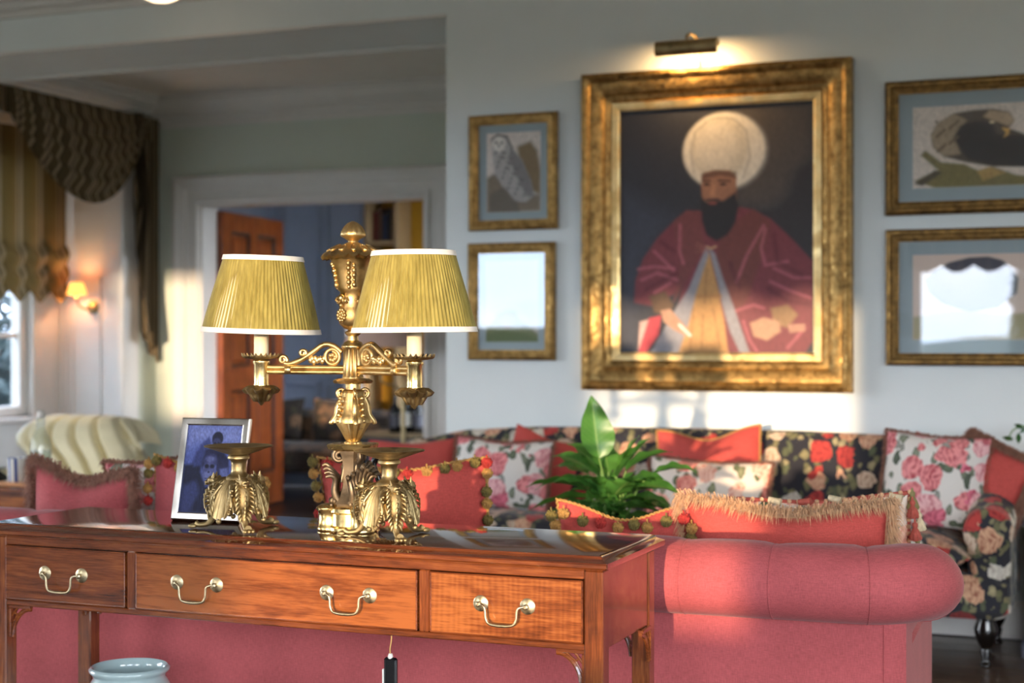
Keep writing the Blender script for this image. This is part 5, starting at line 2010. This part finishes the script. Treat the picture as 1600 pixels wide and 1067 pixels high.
t = NT('veined_leaf')
tc = t.n('ShaderNodeTexCoord')
sx = t.n('ShaderNodeSeparateXYZ', Vector=tc.outputs['UV'])
mid = t.math('ABSOLUTE', t.math('SUBTRACT', sx.outputs[0], .5))
ve = t.math('FRACT', t.math('MULTIPLY', t.math('SUBTRACT', sx.outputs[1], t.math('MULTIPLY', mid, .45)), 11))
vm = t.math('GREATER_THAN', ve, .86)
mm_ = t.math('LESS_THAN', mid, .03)
cA = t.ramp(t.noise(t.coord((6, 6, 6)), 1.6, 3), [(.3, lin((52, 104, 44))), (.7, lin((92, 148, 64)))])
cB = t.mix(t.math('MULTIPLY', vm, .45), cA, lin((112, 150, 80)))
cC = t.mix(t.math('MULTIPLY', mm_, .7), cB, lin((140, 172, 96)))
t.p(Base__Color=cC, Roughness=.35)
tr_ = t.n('ShaderNodeBsdfTranslucent', Color=lin((120, 170, 60)))
mx_ = t.n('ShaderNodeMixShader', Fac=.2)
t.t.links.new(t.b.outputs[0], mx_.inputs[1])
t.t.links.new(tr_.outputs[0], mx_.inputs[2])
t.t.links.new(mx_.outputs[0], t.out.inputs['Surface'])
LEAFM = t.m
# hand-placed big leaves: tip offset, length, width, droop
for tip, L_, wd, bd, rl in (((-.055, -.03, .585), .20, .085, -.02, .25), ((-.14, -.02, .44), .17, .085, .25, -.2), ((.135, -.02, .46), .19, .085, .12, .35), ((.185, -.03, .34), .17, .085, .3, .2), ((.28, .02, .36), .15, .06, .35, 0.2), ((-.24, -.05, .30), .20, .075, .45, .1), ((-.26, -.06, .23), .24, .085, .35, .15), ((-.21, .04, .36), .15, .07, .4, -.3), ((.22, -.06, .26), .20, .07, .3, .1), ((.25, .0, .21), .20, .06, .4, 0), ((.07, .08, .46), .17, .07, .1, -.4), ((-.06, .1, .44), .15, .065, .2, .3), ((-.20, .0, .40), .19, .08, .3, -.3), ((.24, -.04, .30), .20, .08, .35, .3), ((-.28, -.03, .30), .2, .075, .3, .2), ((.19, .05, .42), .19, .08, .3, -.2), ((-.10, -.08, .34), .17, .075, .35, .1), ((.10, -.09, .33), .17, .07, .35, -.1)):
    leaf(PT, (tip[0] * .12, tip[1] * .1, .14), tip, L_, wd, LEAFM, bd, rl)
rnd = random.Random(31)
for i in range(44):
    a = rnd.uniform(0, 2 * PI)
    rr = rnd.uniform(.06, .24)
    tip = (rr * math.cos(a), rr * math.sin(a) * .8, rnd.uniform(.2, .40) - rr * .25)
    leaf(PT, (rr * .2 * math.cos(a), rr * .2 * math.sin(a), .14), tip, rnd.uniform(.13, .19), rnd.uniform(.045, .072), LEAFM, rnd.uniform(.1, .4), rnd.uniform(-.4, .4))

# ------------------------------------------------------------------ cream buttoned chair in the opening
ch = thing('tufted_chair', 'cream channel tufted chair with rolled back before the bay window', 'armchair', (-5.42, 7.0, 0))


def chback(u, v):
    prof_ = [(0, -.02, .30), (.18, -.03, .42), (.36, -.02, .54), (.5, -.01, .64), (.6, .02, .72), (.7, .07, .775), (.78, .13, .79), (.86, .19, .77), (.92, .22, .71), (1, .20, .64)]
    for a, b in zip(prof_, prof_[1:]):
        if v <= b[0]:
            t_ = (v - a[0]) / (b[0] - a[0])
            y, z = lerp(a[1], b[1], t_), lerp(a[2], b[2], t_)
            break
    else:
        y, z = prof_[-1][1:]
    xl_ = pl([(.30, -.30), (.48, -.31), (.56, -.38), (.62, -.47), (.68, -.49), (.74, -.45), (.79, -.34)], z)
    xr_ = pl([(.30, .38), (.62, .37), (.72, .31), (.79, .22)], z)
    x = lerp(xl_, xr_, u)
    slant = .30 * (z - .62)
    ph = ((u + slant) * 5.2) % 1
    d_ = min(ph, 1 - ph)
    groove = .10 * math.exp(-(d_ / .10) ** 2) * (1 if u > .2 else .35) * math.exp(-((v - .42) / .28) ** 2) * 1.3
    e = (1 - abs(2 * u - 1) ** 6)
    y2 = y + groove - .05 * math.sin(PI * min(1, v * 1.25)) * e + .07 * (1 - e)
    return (x, y2, z - groove * .25 - .02 * (1 - e) * (1 if v > .5 else 0))


MB().grid(chback, 120, 40, uv=False).build('tufted_back', M['cream_cloth'], ch, 180, fix=False)
MB().cbox(-.28, .34, .03, .14, .2, .66, .03).build('chair_shell', M['cream_cloth'], ch, 40)
MB().cbox(-.32, .38, -.62, .08, .18, .34, .04).build('seat', M['cream_cloth'], ch, 40)
for s in (-.38, .36):
    MB().cbox(s - .05, s + .05, -.6, .06, .14, .5, .04).build('chair_arm', M['cream_cloth'], ch, 40)
for x in (-.3, .34):
    for y in (-.55, .06):
        MB().lathe([(.012, 0), (.02, .03), (.026, .12), (.03, .20)], 12, (x, y, 0)).build('leg', M['black_wood'], ch, 50)

# ------------------------------------------------------------------ small side table at far left, with things on it
st = thing('side_table', 'small orange wood side table at the left edge', 'table', (-4.36, 5.2, 0))
ZT = .605
MB().loft_rect([(ZT - .022, -.30, .26, -.2, .2), (ZT - .018, -.31, .27, -.21, .21), (ZT - .004, -.31, .27, -.21, .21), (ZT, -.305, .265, -.205, .205)], .004).build('table_top', M['mahog'], st, 30)
MB().cbox(-.28, .24, -.18, .18, .42, ZT - .022, .004).build('drawer_case', M['mahog'], st)
dw_ = MB().cbox(-.25, .22, -.19, -.17, .44, ZT - .035, .003).build('drawer', M['mahog_fig'], st)
MB().lathe([(.006, 0), (.006, -.01), (.014, -.016), (.015, -.022), (.008, -.03)], 16, (-.06, -.19, .51), axis='y').build('knob', M['black_wood'], dw_, 50)
for x in (-.26, .22):
    for y in (-.16, .16):
        MB().cbox(x - .02, x + .02, y - .02, y + .02, 0, .43, .003).build('leg', M['mahog_z'], st)
tr = thing('wooden_tray', 'thin round edged wooden tray under the glass bottle', 'tray', (-4.20, 5.15, ZT))
MB().loft_rect([(0, -.13, .10, -.08, .08), (.004, -.14, .11, -.09, .09), (.016, -.145, .115, -.095, .095), (.018, -.14, .11, -.09, .09)], .02).build('tray_base', plain('light_wood', (214, 160, 116), .5), tr, 30)
bo = thing('glass_bottle', 'clear swing top glass bottle on the wooden tray', 'bottle', (-4.155, 5.12, ZT + .018))
M['bottle'] = glassy('bottle_glass', (.86, .90, .90, 1), .06)
bp = [(.036, 0), (.042, .004), (.043, .02), (.043, .15), (.038, .175), (.026, .20), (.017, .22), (.0155, .25), (.018, .256), (.018, .268), (.013, .27)]
MB().lathe(bp, 28, capt=False).build('bottle_glass', M['bottle'], bo, 60)
MB().lathe([(.039, .004), (.040, .02), (.040, .13), (.001, .131)], 28, capt=False).build('water', glassy('water', (.80, .85, .86, 1), .03), bo, 60)
MB().lathe([(.014, .262), (.016, .272), (.015, .286), (.008, .292)], 16).build('stopper', M['pot'], bo, 50)
MB().tube([(-.02, 0, .235), (-.021, 0, .268), (-.012, 0, .294), (.012, 0, .294), (.021, 0, .268), (.02, 0, .235)], .0016, 6).build('wire_clip', M['silver'], bo)
gl_ = thing('striped_tumbler', 'small blue and white striped tumbler beside the bottle', 'glass', (-4.262, 5.10, ZT + .018))
t = NT('striped_glaze')
tc = t.n('ShaderNodeTexCoord')
sx = t.n('ShaderNodeSeparateXYZ', Vector=tc.outputs['Object'])
fr_ = t.math('FRACT', t.math('MULTIPLY', sx.outputs[0], 38))
t.p(Base__Color=t.ramp(fr_, [(0, lin((232, 230, 222))), (.6, lin((70, 90, 150)))], 'CONSTANT'), Roughness=.2)
MB().lathe([(.03, 0), (.034, .003), (.038, .098), (.036, .098), (.032, .008), (.001, .006)], 28, capt=False).build('tumbler_body', t.m, gl_, 60)
ph_ = thing('telephone', 'black desk telephone at the left edge on the side table', 'telephone', (-4.47, 5.14, ZT), R(20))
MB().prism([(-.09, 0), (.09, 0), (.09, .02), (-.04, .06), (-.09, .06)], -.08, .08, 'x').build('phone_base', M['black'], ph_)
MB().tube(catmull([(.02, -.06, .05), (.02, -.02, .10), (-.02, .03, .15), (-.04, .07, .14)], 5), [.022, .022, .02, .018, .016, .015, .015, .015, .015, .016, .016, .018, .02, .022, .022, .022], 10).build('handset', M['black'], ph_, 60)
MB().lathe([(.014, 0), (.016, .006), (.010, .012)], 14, (.05, -.06, .028)).build('dial_knob', M['silver'], ph_, 50)

# ------------------------------------------------------------------ slate cabinet and vase at the right edge
cb = thing('slate_cabinet', 'dark slate painted cabinet at the right edge by the floral sofa', 'cabinet', (-.39, 6.28, 0))
MB().cbox(.02, .80, -.17, .20, .06, .50, .006).build('cabinet_body', M['slate'], cb)
MB().cbox(0, .82, -.2, .22, .50, .53, .008).build('cabinet_top', M['slate'], cb)
MB().cbox(0, .82, -.19, .2, 0, .07, .008).build('plinth', M['slate'], cb)
for i in range(2):
    d = MB().cbox(.04 + i * .38, .40 + i * .38, -.185, -.165, .09, .48, .004).build('cabinet_door', M['slate'], cb)
    for z0, z1 in ((.12, .27), (.30, .45)):
        MB().cbox(.08 + i * .38, .36 + i * .38, -.192, -.18, z0, z1, .008).build('door_panel', M['slate'], d)
    MB().lathe([(.005, 0), (.005, -.01), (.012, -.016), (.008, -.024)], 12, (.36 - i * .0 + i * .06, -.19, .285), axis='y').build('knob', M['brass_dull'], d, 50)
va = thing('white_vase', 'white vase with a drooping green sprig at the right edge', 'vase', (-.315, 6.25, .53))
MB().lathe([(.05, 0), (.055, .004), (.085, .05), (.09, .09), (.07, .14), (.035, .17), (.03, .19), (.04, .2), (.034, .2), (.026, .185), (.06, .13), (.001, .02)], 32, capt=False).build('vase_body', M['pot'], va, 60)
sp = MB().tube(catmull([(0, 0, .15), (-.01, -.01, .28), (-.05, -.02, .345), (-.11, -.03, .33), (-.13, -.03, .29)], 5), .0028, 6).build('sprig_stem', M['stem'], va, 60)
for k in range(7):
    s_ = k / 6
    b_ = Vector((lerp(-.02, -.13, s_), lerp(-.01, -.03, s_), .33 + .02 * math.sin(s_ * 4) - .05 * s_ * s_))
    m = MB()
    dr_ = Vector((-.4 + .5 * math.sin(k * 2.1), -.3, -.7 + .9 * (k % 2))).normalized()
    sd_ = dr_.cross(Vector((0, 1, .2))).normalized()
    m.grid(lambda u, v: b_ + dr_ * (.045 * v) + sd_ * ((u - .5) * .02 * math.sin(PI * min(1, v + .05))), 4, 6)
    m.build('sprig_leaf', M['leaf_dk'], va, 180, fix=False)

# ------------------------------------------------------------------ far room seen through the doorway
fl = thing('floor_lamp', 'swing arm floor lamp with pale pink shade standing by the doorway', 'lamp', (-4.18, 8.55, 0))
MB().lathe([(.12, 0), (.125, .008), (.11, .02), (.03, .03), (.012, .04)], 28).build('lamp_base', M['brass_dull'], fl, 50)
MB().tube([(0, 0, .03), (0, 0, .92)], .0135, 10).build('lamp_pole', plain('pale_brass_paint', (196, 176, 134), .35, metal=.6), fl, 60)
MB().tube(catmull([(0, 0, .90), (-.06, -.02, .93), (-.12, -.05, .95), (-.12, -.05, 1.02), (-.12, -.05, 1.16)], 5), .007, 8).build('swing_arm', M['brass_dull'], fl, 60)
MB().lathe([(.25, 1.165), (.22, 1.22), (.185, 1.29), (.165, 1.32)], 40, (-.12, -.05, 0), capb=False, capt=False).build('lamp_shade', plain('pale_pink_silk', (222, 186, 170), .8), fl, 60)

dk = thing('console_desk', 'dark low desk in the far room beyond the doorway', 'desk', (-4.50, 9.75, 0))
MB().cbox(-.55, .55, -.2, .2, .53, .56, .006).build('desk_top', plain('pale_oak', (150, 126, 92), .5), dk)
MB().cbox(-.50, .50, -.17, .17, .08, .53, .006).build('desk_body', M['slate'], dk)
for x in (-.5, .5):
    for y in (-.16, .16):
        MB().cbox(x - .025, x + .025, y - .025, y + .025, 0, .53, .003).build('leg', M['black_wood'], dk)
for i, (x, hh, r_, lb) in enumerate(((-.31, .26, .04, 'tall dark bottle on the far desk, leftmost of three'), (-.22, .32, .045, 'tall dark bottle on the far desk, middle of three'), (-.13, .28, .04, 'tall dark bottle on the far desk, rightmost of three'))):
    b_ = thing('dark_bottle', lb, 'bottle', (-4.50 + x, 9.70, .56), 0, 'dark bottles on the far desk')
    MB().lathe([(r_ * .9, 0), (r_, .006), (r_, hh * .55), (r_ * .8, hh * .68), (r_ * .35, hh * .8), (r_ * .33, hh * .97), (r_ * .2, hh)], 20).build('bottle_body', M['black'], b_, 60)
    MB().lathe([(r_ * 1.01, hh * .15), (r_ * 1.01, hh * .45)], 20, capb=False, capt=False).build('bottle_label', M['pot'] if i == 1 else M['slate'], b_, 60)
wf = thing('white_photo_frame', 'small white picture frame on the far desk', 'photo frame', (-4.24, 9.66, .56), R(6))
frm = frame_ring(.10, .08, [(0, .0), (0, .014), (.022, .014), (.022, 0)])
frm.xf(Matrix.Translation((0, 0, .062))).build('frame', M['pot'], wf)
MB().box(-.05, .05, -.006, 0, .022, .102).build('picture_print', M['yellow'], wf)

fs = thing('patterned_settee', 'brown patterned settee in the far room beyond the door', 'sofa', (-5.95, 10.52, 0))
MB().cbox(-.65, .75, .12, .32, .2, .66, .05).build('settee_back', M['fl_brown'], fs, 40)
MB().cbox(-.65, .75, -.35, .2, .2, .42, .05).build('settee_seat', M['fl_brown'], fs, 40)
for x in (-.70, .68):
    MB().cbox(x, x + .12, -.35, .3, .18, .55, .05).build('settee_arm', M['fl_brown'], fs, 40)
for x in (-.6, .7):
    for y in (-.3, .25):
        MB().lathe([(.015, 0), (.025, .1), (.03, .21)], 12, (x, y, 0)).build('leg', M['black_wood'], fs, 50)
for x, lb in ((-.28, 'left of the two brown cushions on the far settee'), (.22, 'right of the two brown cushions on the far settee')):
    cushion('patterned_cushion', lb, (-5.95 + x, 10.50, .425), (R(-12), 0, 0), .42, .34, M['fl_brown'], .13, .04, .03, None, int(50 + x * 10))

bs = thing('bookcase', 'tall open bookcase with mustard back panel in the far room', 'bookcase', (-5.05, 11.19, 0))
MB().box(-.62, .62, -.02, 0, 0, 2.45).build('back_panel', M['yellow'], bs)
M['oak'] = plain('pale_oak_post', (176, 148, 108), .5)
for x in (-.64, -.38, .6):
    MB().cbox(x, x + .04, -.26, 0, 0, 2.45, .004).build('upright', M['oak'], bs)
for z in (.06, .55, 1.0, 1.45, 2.42):
    MB().cbox(-.62, .62, -.25, -.01, z - .03, z, .004).build('shelf', M['oak'], bs)
MB().cbox(-.60, -.38, -.25, -.01, 1.97, 2.0, .004).build('shelf', M['oak'], bs)
rnd = random.Random(12)
x = -.595
i = 0
NMS = ['dark red', 'brown', 'navy', 'black', 'tan', 'dark green']
CLS = [(110, 40, 34), (90, 62, 42), (40, 48, 76), (30, 28, 28), (150, 118, 80), (44, 66, 50)]
for i in range(5):
    w_ = .036
    hh = (.24, .27, .22, .26, .25)[i]
    b_ = thing('book', '%s book standing upright on the top left shelf of the far bookcase' % NMS[i], 'book', (-5.05 - .595 + i * .041 + .02, 11.17, 2.0), 0, 'books on the far bookcase')
    MB().cbox(-w_ / 2, w_ / 2, -.17, -.02, 0, hh, .003).build('book_cover', plain('cover_' + NMS[i].replace(' ', '_'), CLS[i], .6), b_)
    MB().box(-w_ / 2 + .004, w_ / 2 - .004, -.165, -.018, .004, hh + .001).build('pages', M['pot'], b_)
for i in range(4):
    hh = (.26, .22, .28, .24)[i]
    b_ = thing('book', '%s book standing upright on the second left shelf of the far bookcase' % NMS[5 - i], 'book', (-5.05 - .59 + i * .046 + .02, 11.17, 1.45), 0, 'books on the far bookcase')
    MB().cbox(-.02, .02, -.17, -.02, 0, hh, .003).build('book_cover', plain('cover_b_' + NMS[5 - i].replace(' ', '_'), CLS[5 - i], .6), b_)
    MB().box(-.016, .016, -.165, -.018, .004, hh + .001).build('pages', M['pot'], b_)
